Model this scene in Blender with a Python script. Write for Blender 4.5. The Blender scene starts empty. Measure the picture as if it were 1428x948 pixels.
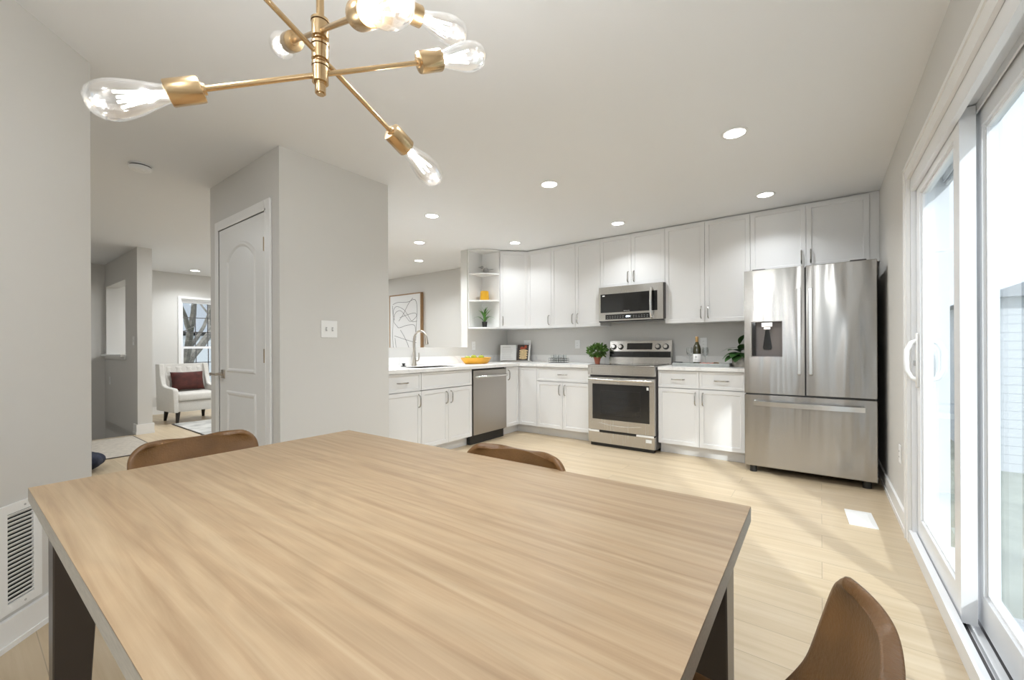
import bpy, bmesh, math, random
from mathutils import Vector, Matrix
random.seed(7)
C = bpy.context.scene.collection
S = bpy.context.scene
R = math.radians
PI = math.pi

# ------------------------------------------------------------------ camera, world, sun, exposure
cam = bpy.data.cameras.new('camera')
cam.sensor_width = 36.0
cam.lens = 579.0 / 1428 * 36
cam.shift_y = 10.6 / 1428
cam.clip_start = 0.02
camo = bpy.data.objects.new('camera', cam)
C.objects.link(camo)
camo.matrix_world = Matrix.Translation((0, 0, 1.109)) @ Matrix.Rotation(R(36.66), 4, 'Z') @ Matrix.Rotation(R(90), 4, 'X') @ Matrix.Rotation(R(-.25), 4, 'Z')
S.camera = camo

W = bpy.data.worlds.new('world')
S.world = W
W.use_nodes = True
bg = W.node_tree.nodes['Background']
bg.inputs[0].default_value = (0.88, 0.93, 1.0, 1)
bg.inputs[1].default_value = 1.0

sun = bpy.data.lights.new('sun', 'SUN')
sun.energy = 1.8
sun.angle = R(2.5)
sun.color = (1.0, 0.97, 0.93)
suno = bpy.data.objects.new('sun', sun)
C.objects.link(suno)
EL = R(32.5)
sd = Vector((-.557 * math.cos(EL), .83 * math.cos(EL), -math.sin(EL)))
suno.rotation_euler = sd.to_track_quat('-Z', 'Y').to_euler()
suno.location = (6, -6, 6)

S.view_settings.view_transform = 'Standard'
S.view_settings.look = 'None'
S.view_settings.gamma = 1
S.view_settings.use_curve_mapping = False
S.view_settings.exposure = 1.1
CAN_W = 6.0        # recessed ceiling lamp
BULB_W = 3.6       # each chandelier bulb
WARM = (0.92, 0.965, 1.0)

# ------------------------------------------------------------------ materials
MATS = {}


def nodes_of(name):
    m = bpy.data.materials.new(name)
    m.use_nodes = True
    MATS[name] = m
    return m, m.node_tree, m.node_tree.nodes['Principled BSDF']


def N(t, kind, **kw):
    n = t.nodes.new(kind)
    for k, v in kw.items():
        setattr(n, k, v)
    return n


def mat(name, col, rough=.5, metal=0.0, var=0.0, vscale=8.0, bump=0.0, bscale=40.0, spec=.5, coat=0.0, sheen=0.0, stretch=(1, 1, 1)):
    """principled surface with a little procedural colour variation and bump"""
    m, t, b = nodes_of(name)
    b.inputs['Base Color'].default_value = (*col, 1)
    b.inputs['Roughness'].default_value = rough
    b.inputs['Metallic'].default_value = metal
    b.inputs['Specular IOR Level'].default_value = spec
    b.inputs['Coat Weight'].default_value = coat
    b.inputs['Sheen Weight'].default_value = sheen
    tc = N(t, 'ShaderNodeTexCoord')
    mp = N(t, 'ShaderNodeMapping')
    mp.inputs['Scale'].default_value = stretch
    t.links.new(tc.outputs['Object'], mp.inputs[0])
    if var > 0:
        n = N(t, 'ShaderNodeTexNoise')
        n.inputs['Scale'].default_value = vscale
        n.inputs['Detail'].default_value = 4
        t.links.new(mp.outputs[0], n.inputs['Vector'])
        r = N(t, 'ShaderNodeValToRGB')
        r.color_ramp.elements[0].position = .3
        r.color_ramp.elements[1].position = .7
        r.color_ramp.elements[0].color = (*[c * (1 - var) for c in col], 1)
        r.color_ramp.elements[1].color = (*[min(1, c * (1 + var)) for c in col], 1)
        t.links.new(n.outputs[0], r.inputs[0])
        t.links.new(r.outputs[0], b.inputs['Base Color'])
    if bump > 0:
        n2 = N(t, 'ShaderNodeTexNoise')
        n2.inputs['Scale'].default_value = bscale
        n2.inputs['Detail'].default_value = 3
        t.links.new(mp.outputs[0], n2.inputs['Vector'])
        bp = N(t, 'ShaderNodeBump')
        bp.inputs['Strength'].default_value = bump
        bp.inputs['Distance'].default_value = .01
        t.links.new(n2.outputs[0], bp.inputs['Height'])
        t.links.new(bp.outputs[0], b.inputs['Normal'])
    return m


def emis(name, col, strength):
    m, t, b = nodes_of(name)
    b.inputs['Base Color'].default_value = (*col, 1)
    b.inputs['Emission Color'].default_value = (*col, 1)
    b.inputs['Emission Strength'].default_value = strength
    return m


def thin_glass(name, tint=(1, 1, 1), refl=.06, rough=0.0, edge=.5):
    """thin clear pane: light passes straight through, a little is mirrored, more at grazing angles"""
    m, t, b = nodes_of(name)
    t.nodes.remove(b)
    out = t.nodes['Material Output']
    tr = N(t, 'ShaderNodeBsdfTransparent')
    tr.inputs[0].default_value = (*tint, 1)
    gl = N(t, 'ShaderNodeBsdfGlossy')
    gl.inputs['Roughness'].default_value = rough
    gl.inputs['Color'].default_value = (1, 1, 1, 1)
    lw = N(t, 'ShaderNodeLayerWeight')
    lw.inputs[0].default_value = .35
    mr = N(t, 'ShaderNodeMapRange')
    mr.inputs['To Min'].default_value = refl
    mr.inputs['To Max'].default_value = edge
    mx = N(t, 'ShaderNodeMixShader')
    t.links.new(lw.outputs['Facing'], mr.inputs['Value'])
    t.links.new(mr.outputs[0], mx.inputs[0])
    t.links.new(tr.outputs[0], mx.inputs[1])
    t.links.new(gl.outputs[0], mx.inputs[2])
    t.links.new(mx.outputs[0], out.inputs[0])
    return m


def steel(name, col=(.66, .645, .62), rough=.27, aniso=.75, tangent=(0, 0, 1), wave=.0):
    m, t, b = nodes_of(name)
    b.inputs['Base Color'].default_value = (*col, 1)
    b.inputs['Metallic'].default_value = 1
    b.inputs['Roughness'].default_value = rough
    b.inputs['Anisotropic'].default_value = aniso
    cx = N(t, 'ShaderNodeCombineXYZ')
    for i in range(3):
        cx.inputs[i].default_value = tangent[i]
    t.links.new(cx.outputs[0], b.inputs['Tangent'])
    tc = N(t, 'ShaderNodeTexCoord')
    mp = N(t, 'ShaderNodeMapping')
    mp.inputs['Scale'].default_value = (160, 160, 2.0)
    t.links.new(tc.outputs['Object'], mp.inputs[0])
    n = N(t, 'ShaderNodeTexNoise')
    n.inputs['Scale'].default_value = 1.0
    t.links.new(mp.outputs[0], n.inputs['Vector'])
    mr = N(t, 'ShaderNodeMapRange')
    mr.inputs['To Min'].default_value = rough * .96
    mr.inputs['To Max'].default_value = rough * 1.04
    t.links.new(n.outputs[0], mr.inputs['Value'])
    t.links.new(mr.outputs[0], b.inputs['Roughness'])
    if wave:
        n2 = N(t, 'ShaderNodeTexNoise')
        n2.inputs['Scale'].default_value = 1.0
        n2.inputs['Detail'].default_value = 1
        mp2 = N(t, 'ShaderNodeMapping')
        mp2.inputs['Scale'].default_value = (9, 9, 1.1)
        t.links.new(tc.outputs['Object'], mp2.inputs[0])
        t.links.new(mp2.outputs[0], n2.inputs['Vector'])
        bp = N(t, 'ShaderNodeBump')
        bp.inputs['Strength'].default_value = wave
        bp.inputs['Distance'].default_value = .02
        t.links.new(n2.outputs[0], bp.inputs['Height'])
        t.links.new(bp.outputs[0], b.inputs['Normal'])
    return m


def wood(name, cols, plank=None, grain=(1.2, 22, 22), rough=.4, coat=0.0, pvar=.08, wave=0.0):
    """wood with grain along X in object space; plank=(length, width) cuts it into boards with thin joints"""
    m, t, b = nodes_of(name)
    b.inputs['Roughness'].default_value = rough
    b.inputs['Coat Weight'].default_value = coat
    b.inputs['Coat Roughness'].default_value = .25
    tc = N(t, 'ShaderNodeTexCoord')
    mp = N(t, 'ShaderNodeMapping')
    mp.inputs['Scale'].default_value = grain
    t.links.new(tc.outputs['Object'], mp.inputs[0])
    vec = mp.outputs[0]
    br = None
    if plank:
        br = N(t, 'ShaderNodeTexBrick')
        br.offset = .37
        br.inputs['Scale'].default_value = 1.0
        br.inputs['Brick Width'].default_value = plank[0]
        br.inputs['Row Height'].default_value = plank[1]
        br.inputs['Mortar Size'].default_value = .0016
        br.inputs['Mortar Smooth'].default_value = .3
        br.inputs['Color1'].default_value = (0, 0, 0, 1)
        br.inputs['Color2'].default_value = (1, 1, 1, 1)
        br.inputs['Mortar'].default_value = (.5, .5, .5, 1)
        t.links.new(tc.outputs['Object'], br.inputs['Vector'])
        ad = N(t, 'ShaderNodeVectorMath', operation='MULTIPLY_ADD')
        ad.inputs[1].default_value = (9, 9, 9)
        t.links.new(br.outputs['Color'], ad.inputs[0])
        t.links.new(mp.outputs[0], ad.inputs[2])
        vec = ad.outputs[0]
    n = N(t, 'ShaderNodeTexNoise')
    n.inputs['Scale'].default_value = 1.0
    n.inputs['Detail'].default_value = 6
    n.inputs['Roughness'].default_value = .62
    n.inputs['Distortion'].default_value = .6
    t.links.new(vec, n.inputs['Vector'])
    r = N(t, 'ShaderNodeValToRGB')
    e = r.color_ramp.elements
    e[0].position, e[1].position = .28, .72
    e[0].color, e[1].color = (*cols[0], 1), (*cols[-1], 1)
    if len(cols) > 2:
        k = e.new(.5)
        k.color = (*cols[1], 1)
    t.links.new(n.outputs[0], r.inputs[0])
    col = r.outputs[0]
    if wave:
        mp2 = N(t, 'ShaderNodeMapping')
        mp2.inputs['Scale'].default_value = (.55, 3.2, 3.2)
        t.links.new(tc.outputs['Object'], mp2.inputs[0])
        w = N(t, 'ShaderNodeTexNoise')
        w.inputs['Scale'].default_value = 1.6
        w.inputs['Detail'].default_value = 2
        w.inputs['Distortion'].default_value = 1.2
        t.links.new(mp2.outputs[0], w.inputs['Vector'])
        ml = N(t, 'ShaderNodeMath', operation='MULTIPLY')
        ml.inputs[1].default_value = 9.0
        t.links.new(w.outputs[0], ml.inputs[0])
        fr = N(t, 'ShaderNodeMath', operation='PINGPONG')
        fr.inputs[1].default_value = .5
        t.links.new(ml.outputs[0], fr.inputs[0])
        r2 = N(t, 'ShaderNodeMapRange')
        r2.inputs['From Max'].default_value = .5
        r2.inputs['To Min'].default_value = 1 - wave
        r2.inputs['To Max'].default_value = 1 + wave * .4
        t.links.new(fr.outputs[0], r2.inputs['Value'])
        mm = N(t, 'ShaderNodeVectorMath', operation='SCALE')
        t.links.new(col, mm.inputs[0])
        t.links.new(r2.outputs[0], mm.inputs['Scale'])
        col = mm.outputs[0]
    if br:
        r3 = N(t, 'ShaderNodeMapRange')
        r3.inputs['To Min'].default_value = 1 - pvar
        r3.inputs['To Max'].default_value = 1 + pvar * .5
        t.links.new(br.outputs['Color'], r3.inputs['Value'])
        jm = N(t, 'ShaderNodeMath', operation='MULTIPLY_ADD')
        jm.inputs[1].default_value = -.35
        jm.inputs[2].default_value = 1.0
        t.links.new(br.outputs['Fac'], jm.inputs[0])
        m2 = N(t, 'ShaderNodeMath', operation='MULTIPLY')
        t.links.new(r3.outputs[0], m2.inputs[0])
        t.links.new(jm.outputs[0], m2.inputs[1])
        mm = N(t, 'ShaderNodeVectorMath', operation='SCALE')
        t.links.new(col, mm.inputs[0])
        t.links.new(m2.outputs[0], mm.inputs['Scale'])
        col = mm.outputs[0]
    t.links.new(col, b.inputs['Base Color'])
    return m


def quartz(name):
    m, t, b = nodes_of(name)
    b.inputs['Roughness'].default_value = .22
    tc = N(t, 'ShaderNodeTexCoord')
    n = N(t, 'ShaderNodeTexNoise')
    n.inputs['Scale'].default_value = 1.7
    n.inputs['Detail'].default_value = 5
    n.inputs['Distortion'].default_value = 1.6
    t.links.new(tc.outputs['Object'], n.inputs['Vector'])
    r = N(t, 'ShaderNodeValToRGB')
    e = r.color_ramp.elements
    e[0].position, e[1].position = .47, .53
    e[0].color = e[1].color = (.86, .85, .83, 1)
    k = e.new(.5)
    k.color = (.76, .75, .74, 1)
    t.links.new(n.outputs[0], r.inputs[0])
    t.links.new(r.outputs[0], b.inputs['Base Color'])
    return m


mat('wall_paint', (.665, .65, .62), .6, bump=.02, bscale=220)
mat('ceiling_paint', (.82, .825, .83), .8, bump=.03, bscale=180)
mat('trim_paint', (.84, .835, .82), .35)
mat('door_paint', (.80, .795, .78), .35)
mat('cabinet_paint', (.785, .783, .778), .32)
mat('cabinet_inside', (.84, .835, .82), .4)
quartz('quartz')
wood('floor_oak', [(.475, .365, .23), (.555, .44, .295), (.615, .505, .36)], plank=(1.45, .19), grain=(1.1, 16, 16), rough=.36, pvar=.05)
wood('table_oak', [(.345, .228, .130), (.435, .308, .185), (.505, .378, .240)], grain=(1.5, 46, 46), rough=.42, wave=.07)
mat('table_edge', (.40, .365, .31), .5, var=.12, vscale=30, stretch=(1, 8, 8))
mat('leg_dark', (.055, .043, .036), .28)
mat('black_metal', (.02, .02, .022), .4)
mat('leather', (.172, .084, .028), .38, var=.22, vscale=9, bump=.15, bscale=160)
mat('brass', (.60, .435, .25), .27, 1.0, bump=.01)
steel('steel', col=(.58, .565, .54), wave=.0)
steel('steel_fridge', col=(.43, .415, .395), wave=.22, rough=.19, aniso=.93, tangent=(0, 0, 1))
steel('steel_side', col=(.46, .435, .405), rough=.33, aniso=.7, tangent=(0, 0, 1))
mat('nickel', (.40, .385, .36), .24, 1.0)
mat('brushed_nickel', (.55, .50, .44), .3, 1.0)
mat('hinge_bronze', (.32, .25, .17), .35, 1.0)
mat('handle_steel', (.78, .775, .76), .22, 1.0)
mat('black_glass', (.012, .012, .012), .06, spec=.6)
mat('oven_glass', (.018, .018, .018), .05, spec=.6)
mat('black_plastic', (.015, .015, .015), .4)
mat('dark_grey', (.09, .085, .085), .5)
mat('taupe_plastic', (.20, .175, .165), .35)
mat('grey_plastic', (.45, .45, .45), .4)
mat('white_plastic', (.86, .86, .85), .35)
mat('vinyl_white', (.84, .85, .865), .3)
mat('sticker', (.88, .88, .86), .5)
mat('display_text', (.75, .75, .75), .5)
emis('clock_glow', (.85, .92, 1.0), 1.6)
emis('lamp_lens', (1.0, .98, .94), 6.0)
emis('filament', (1.0, .98, .95), 4.0)
thin_glass('bulb_glass', (.97, .97, .97), refl=.17, rough=.1, edge=.85)
thin_glass('pane_glass', (.84, .885, .91), refl=.04, edge=.30)
thin_glass('clear_glass', (.95, .96, .96), refl=.08, edge=.6)
mat('terracotta', (.33, .10, .055), .7, var=.15)
mat('leaf_green', (.10, .20, .035), .45, var=.45, vscale=30)
mat('leaf_dark', (.035, .095, .022), .35, var=.3, vscale=12)
mat('aloe_green', (.09, .24, .04), .4, var=.4, vscale=20)
mat('soil', (.05, .035, .025), .9, var=.3)
mat('mustard', (.66, .35, .012), .4, var=.08)
mat('bowl_orange', (.72, .36, .025), .45, var=.1)
mat('apple_green', (.40, .48, .05), .3, var=.25, vscale=10)
mat('stem_brown', (.10, .06, .03), .8)
mat('silver', (.42, .41, .40), .3, 1.0)
mat('paper', (.90, .895, .87), .6)
mat('ink', (.55, .54, .52), .7)
mat('photo_dark', (.055, .04, .035), .5)
mat('photo_pancake', (.72, .55, .30), .6, var=.2, vscale=60)
mat('photo_berry', (.42, .08, .035), .6, var=.4, vscale=80)
mat('tray_grey', (.36, .37, .35), .5, var=.12, vscale=20)
mat('bottle_glass', (.035, .032, .012), .06, spec=.7)
mat('gold_foil', (.50, .30, .12), .35, .6)
mat('meat_pink', (.55, .16, .11), .5, var=.35, vscale=60)
mat('nut_brown', (.16, .09, .04), .7, var=.3, vscale=50)
mat('stone_pot', (.60, .55, .48), .8, var=.18, vscale=25, bump=.2, bscale=60)
mat('picture_frame_wood', (.33, .20, .10), .5, var=.15, vscale=20, stretch=(6, 6, 1))
mat('canvas', (.76, .755, .75), .8)
mat('sketch_line', (.07, .065, .07), .8)
mat('linen', (.60, .575, .53), .85, var=.06, vscale=90, bump=.15, bscale=260, sheen=.2)
mat('rust_velvet', (.062, .0105, .0055), .8, var=.4, vscale=14)
mat('espresso_wood', (.02, .015, .012), .35)
mat('rug_beige', (.54, .485, .41), .95, var=.12, vscale=26, bump=.6, bscale=300)
mat('rug_grey', (.52, .51, .48), .95, var=.32, vscale=5, bump=.6, bscale=200)
mat('rug_binding', (.10, .085, .075), .9)
mat('navy_fabric', (.018, .022, .045), .9, var=.5, vscale=14, bump=.6, bscale=40)
mat('deck_board', (.50, .50, .50), .7, var=.08, vscale=4, stretch=(1, 20, 1))
mat('siding_grey', (.52, .53, .55), .7)
mat('siding_trim', (.85, .86, .87), .7)
mat('roof_grey', (.27, .275, .29), .8)
mat('ground_grass', (.30, .31, .25), .95, var=.2, vscale=2)
mat('bark', (.17, .15, .125), .9, var=.4, vscale=12)
mat('far_leaves', (.32, .36, .29), .9, var=.2)
mat('shade_fabric', (.80, .79, .77), .9)


# ------------------------------------------------------------------ mesh helper
def frame_of(d):
    d = Vector(d).normalized()
    return d.to_track_quat('Z', 'Y').to_matrix()


class MB:
    def __init__(self):
        self.bm = bmesh.new()

    def _bev(self, verts, bev, seg=1):
        es = {e for v in verts for e in v.link_edges}
        bmesh.ops.bevel(self.bm, geom=list(es), offset=bev, segments=seg, affect='EDGES', clamp_overlap=True, profile=.5)

    def box(self, x0, x1, y0, y1, z0, z1, bev=0, seg=1, M=None):
        m = Matrix.Translation(((x0 + x1) / 2, (y0 + y1) / 2, (z0 + z1) / 2)) @ Matrix.Diagonal((abs(x1 - x0), abs(y1 - y0), abs(z1 - z0), 1))
        if M is not None:
            m = M @ m
        r = bmesh.ops.create_cube(self.bm, size=1, matrix=m)
        if bev:
            self._bev(r['verts'], bev, seg)
        return self

    def shaker(self, x0, x1, z0, z1, y0=-.02, y1=-.001, fr=.055, dep=.007, lip=.005):
        """door or drawer front seen from -y: frame with a sunk flat panel"""
        bm = self.bm
        r = bmesh.ops.create_cube(bm, size=1, matrix=Matrix.Translation(((x0 + x1) / 2, (y0 + y1) / 2, (z0 + z1) / 2)) @ Matrix.Diagonal((x1 - x0, y1 - y0, z1 - z0, 1)))
        bm.normal_update()
        f = [f for f in {f for v in r['verts'] for f in v.link_faces} if f.normal.y < -.9][0]
        bmesh.ops.inset_individual(bm, faces=[f], thickness=fr, depth=0)
        bmesh.ops.inset_individual(bm, faces=[f], thickness=lip, depth=-dep)
        return self

    def prism(self, poly, z0, z1, M=None, bev=0):
        bm = self.bm
        lo = [bm.verts.new((p[0], p[1], z0)) for p in poly]
        hi = [bm.verts.new((p[0], p[1], z1)) for p in poly]
        n = len(poly)
        bm.faces.new(lo[::-1])
        bm.faces.new(hi)
        for i in range(n):
            bm.faces.new((lo[i], lo[(i + 1) % n], hi[(i + 1) % n], hi[i]))
        if M is not None:
            bmesh.ops.transform(bm, matrix=M, verts=lo + hi)
        if bev:
            self._bev(lo + hi, bev)
        return self

    def ring(self, x0, x1, z0, z1, hx0, hx1, hz0, hz1, y0, y1, M=None):
        """rectangular plate with a rectangular hole, in the xz plane, y0 (front) to y1"""
        bm = self.bm
        o = [(x0, z0), (x1, z0), (x1, z1), (x0, z1)]
        h = [(hx0, hz0), (hx1, hz0), (hx1, hz1), (hx0, hz1)]
        vs = {}
        for k, y in ((0, y0), (1, y1)):
            for j, (ps) in enumerate((o, h)):
                for i, p in enumerate(ps):
                    vs[k, j, i] = bm.verts.new((p[0], y, p[1]))
        for i in range(4):
            n = (i + 1) % 4
            bm.faces.new((vs[0, 0, i], vs[0, 0, n], vs[0, 1, n], vs[0, 1, i]))
            bm.faces.new((vs[1, 0, n], vs[1, 0, i], vs[1, 1, i], vs[1, 1, n]))
            bm.faces.new((vs[0, 0, n], vs[0, 0, i], vs[1, 0, i], vs[1, 0, n]))
            bm.faces.new((vs[0, 1, i], vs[0, 1, n], vs[1, 1, n], vs[1, 1, i]))
        if M is not None:
            bmesh.ops.transform(bm, matrix=M, verts=list(vs.values()))
        return self

    def cyl(self, p0, p1, r0, r1=None, seg=20, bev=0):
        p0, p1 = Vector(p0), Vector(p1)
        r1 = r0 if r1 is None else r1
        d = p1 - p0
        m = Matrix.Translation((p0 + p1) / 2) @ frame_of(d).to_4x4()
        r = bmesh.ops.create_cone(self.bm, cap_ends=True, segments=seg, radius1=r0, radius2=r1, depth=d.length, matrix=m)
        if bev:
            caps = [f for f in {f for v in r['verts'] for f in v.link_faces} if len(f.verts) > 4]
            es = {e for f in caps for e in f.edges}
            bmesh.ops.bevel(self.bm, geom=list(es), offset=bev, segments=2, affect='EDGES', clamp_overlap=True)
        return self

    def tube(self, pts, r, seg=10, close=True):
        bm = self.bm
        pts = [Vector(p) for p in pts]
        rs = r if isinstance(r, (list, tuple)) else [r] * len(pts)
        prev = None
        up = None
        rings = []
        for i, p in enumerate(pts):
            d = (pts[min(i + 1, len(pts) - 1)] - pts[max(i - 1, 0)]).normalized()
            if up is None:
                up = Vector((0, 0, 1)) if abs(d.z) < .9 else Vector((1, 0, 0))
            a = (up - d * up.dot(d)).normalized()
            up = a
            b = d.cross(a)
            rings.append([bm.verts.new(p + (a * math.cos(2 * PI * k / seg) + b * math.sin(2 * PI * k / seg)) * rs[i]) for k in range(seg)])
        for A, B in zip(rings, rings[1:]):
            for k in range(seg):
                bm.faces.new((A[k], A[(k + 1) % seg], B[(k + 1) % seg], B[k]))
        if close:
            bm.faces.new(rings[0][::-1])
            bm.faces.new(rings[-1])
        return self

    def lathe(self, prof, o=(0, 0, 0), axis=(0, 0, 1), seg=28, flute=None):
        bm = self.bm
        Mx = Matrix.Translation(o) @ (frame_of(axis).to_4x4() if tuple(axis) != (0, 0, 1) else Matrix.Identity(4))
        rings = []
        for r, z in prof:
            if r < 1e-6:
                rings.append([bm.verts.new(Mx @ Vector((0, 0, z)))])
            else:
                ring = []
                for k in range(seg):
                    a = 2 * PI * k / seg
                    rr = r * (flute(a) if flute else 1)
                    ring.append(bm.verts.new(Mx @ Vector((rr * math.cos(a), rr * math.sin(a), z))))
                rings.append(ring)
        for A, B in zip(rings, rings[1:]):
            if len(A) == 1 and len(B) == 1:
                continue
            for k in range(seg):
                n = (k + 1) % seg
                if len(A) == 1:
                    bm.faces.new((A[0], B[n], B[k]))
                elif len(B) == 1:
                    bm.faces.new((A[k], A[n], B[0]))
                else:
                    bm.faces.new((A[k], A[n], B[n], B[k]))
        return self

    def ball(self, c, r, sc=(1, 1, 1), u=16, v=10, M=None):
        m = Matrix.Translation(c)
        if M is not None:
            m = m @ M
        m = m @ Matrix.Diagonal((r * sc[0], r * sc[1], r * sc[2], 1))
        bmesh.ops.create_uvsphere(self.bm, u_segments=u, v_segments=v, radius=1, matrix=m)
        return self

    def grid(self, f, nu, nv):
        bm = self.bm
        vs = [[bm.verts.new(f(i / nu, j / nv)) for i in range(nu + 1)] for j in range(nv + 1)]
        for j in range(nv):
            for i in range(nu):
                bm.faces.new((vs[j][i], vs[j][i + 1], vs[j + 1][i + 1], vs[j + 1][i]))
        return self

    def leaf(self, base, tip, width, up=(0, 0, 1), bend=0.0, n=6, fold=.15):
        """a pointed leaf blade from base to tip"""
        bm = self.bm
        b, t, u = Vector(base), Vector(tip), Vector(up)
        d = t - b
        s = d.cross(u)
        s = s.normalized() if s.length > 1e-6 else Vector((1, 0, 0))
        nn = s.cross(d).normalized()
        rows = []
        for i in range(n + 1):
            q = i / n
            w = width * math.sin(PI * min(1, .06 + q * .94)) ** .8
            c = b + d * q + nn * bend * math.sin(PI * q) * d.length
            rows.append((bm.verts.new(c - s * w + nn * fold * w), bm.verts.new(c), bm.verts.new(c + s * w + nn * fold * w)))
        for A, B in zip(rows, rows[1:]):
            bm.faces.new((A[0], A[1], B[1], B[0]))
            bm.faces.new((A[1], A[2], B[2], B[1]))
        return self

    def build(self, name, m, parent=None, world=False, smooth=True, loc=None, sub=0, solid=0.0, angle=38):
        bm = self.bm
        bmesh.ops.recalc_face_normals(bm, faces=bm.faces[:])
        o = None
        if parent is not None and world:
            bmesh.ops.transform(bm, matrix=WM[parent.name].inverted(), verts=bm.verts[:])
        if parent is None and loc is not None:
            bmesh.ops.translate(bm, vec=-Vector(loc), verts=bm.verts[:])
        me = bpy.data.meshes.new(name)
        bm.to_mesh(me)
        bm.free()
        me.materials.append(MATS[m])
        if smooth:
            me.shade_smooth()
            me.set_sharp_from_angle(angle=R(angle))
        o = bpy.data.objects.new(name, me)
        C.objects.link(o)
        if parent is not None:
            o.parent = parent
            WM[o.name] = WM[parent.name]
        else:
            o.location = loc or (0, 0, 0)
            WM[o.name] = Matrix.Translation(loc or (0, 0, 0))
        if solid:
            md = o.modifiers.new('solid', 'SOLIDIFY')
            md.thickness = solid
            md.offset = 0
        if sub:
            md = o.modifiers.new('sub', 'SUBSURF')
            md.levels = md.render_levels = sub
        return o


WM = {}


def tag(o, label=None, cat=None, group=None, kind=None):
    if label: o['label'] = label
    if cat: o['category'] = cat
    if group: o['group'] = group
    if kind: o['kind'] = kind
    return o


def thing(name, label, cat, loc=(0, 0, 0), rotz=0, group=None, kind=None):
    o = bpy.data.objects.new(name, None)
    o.empty_display_size = .1
    C.objects.link(o)
    o.location = loc
    o.rotation_euler = (0, 0, rotz)
    WM[o.name] = Matrix.Translation(loc) @ Matrix.Rotation(rotz, 4, 'Z')
    return tag(o, label, cat, group, kind)


def struct(name, mb, m, label, cat, smooth=False):
    return tag(mb.build(name, m, smooth=smooth), label, cat, None, 'structure')


def kids(o):
    return [c for c in bpy.data.objects if c.parent == o]


def copy_tree(o, loc=None, rotz=None, label=None):
    def rec(a, par):
        c = a.copy()
        C.objects.link(c)
        if par is not None:
            c.parent = par
        for ch in [x for x in ALL if x.parent == a]:
            rec(ch, c)
        return c
    ALL = list(C.objects)
    r = rec(o, None)
    if loc is not None: r.location = loc
    if rotz is not None: r.rotation_euler = (0, 0, rotz)
    if label: r['label'] = label
    WM[r.name] = Matrix.Translation(r.location) @ Matrix.Rotation(r.rotation_euler.z, 4, 'Z')
    return r


# ------------------------------------------------------------------ the room
CE = 2.44
NW, EW, WK = 5.04, .405, -3.84        # north wall, east wall, kitchen side of the pass-through wall
b = MB()
for x0, x1, y0, y1 in ((-7.15, EW, -2.3, NW), (-9.15, -7.15, 1.42, NW)):
    b.box(x0, x1, y0, y1, -.12, 0)
struct('floor', b, 'floor_oak', 'light oak plank floor running through kitchen and hall', 'floor')
struct('floor_landing', MB().box(-9.15, -7.15, -1.6, 1.42, -1.32, -1.2), 'floor_oak', 'sunken entry floor below the hall edge', 'floor')
struct('ceiling', MB().box(-9.3, .62, -2.45, 5.25, CE, CE + .12), 'ceiling_paint', 'flat white painted ceiling', 'ceiling')
struct('wall_north', MB().box(-9.25, .55, NW, NW + .12, 0, CE), 'wall_paint', 'long greige wall behind the range and the far living room', 'wall')
DY0, DY1, DZ = 1.37, 3.21, 2.045      # opening of the sliding door
b = MB().box(EW, EW + .15, DY1, NW, 0, CE).box(EW, EW + .15, -2.3, DY0, 0, CE).box(EW, EW + .15, DY0, DY1, DZ, CE)
struct('wall_east', b, 'wall_paint', 'greige wall on the right holding the sliding glass door', 'wall')
b = MB().ring(-1.87, -.2, 0, CE, -.88, -.42, .3, 2.1, -2.3, -2.42).ring(-.2, EW, 0, CE, .06, .36, .3, 2.1, -2.3, -2.42)
struct('wall_south', b, 'wall_paint', 'greige wall behind the dining table with two added windows', 'wall')
A = Vector((-2.72, .38)); D = Vector((.734, -.679)); Nn = Vector((-.679, -.734))
Bp = A + D * 1.32
b = MB().prism([A, Bp, Bp + Nn * .12, A + Nn * .12], 0, CE)
struct('wall_southwest', b, 'wall_paint', 'angled greige wall at the left edge with the return vent', 'wall')
b = MB().box(Bp.x - .12, Bp.x, -2.42, Bp.y, 0, CE)
struct('wall_west', b, 'wall_paint', 'short greige wall beside the table, behind the camera', 'wall')
b = MB().box(-9.15, -1.87, -1.7, -1.6, -1.32, CE)
struct('wall_hall', b, 'wall_paint', 'greige wall on the south side of the hall', 'wall')
# pass-through wall: half height beside the sink, full height at the corner
b = MB().box(WK - .12, WK, 2.124, 4.15, 0, 1.115).box(WK - .12, WK, 4.15, NW, 0, CE)
struct('wall_passthrough', b, 'wall_paint', 'half wall behind the sink opening to the living room', 'wall')
# pantry closet
PX0, PX1, PY0, PY1 = -4.06, -2.84, 1.272, 2.124
DO0, DO1, DOZ = -3.845, -3.02, 2.045
b = MB()
b.box(PX1 - .1, PX1, PY0, PY1, 0, CE).box(PX0, PX0 + .1, PY0, PY1, 0, CE).box(PX0 + .1, PX1 - .1, PY1 - .1, PY1, 0, CE)
b.box(PX0 + .1, DO0, PY0, PY0 + .1, 0, CE).box(DO1, PX1 - .1, PY0, PY0 + .1, 0, CE).box(DO0, DO1, PY0, PY0 + .1, DOZ, CE)
struct('wall_pantry', b, 'wall_paint', 'greige pantry closet walls standing out into the room', 'wall')
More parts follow.
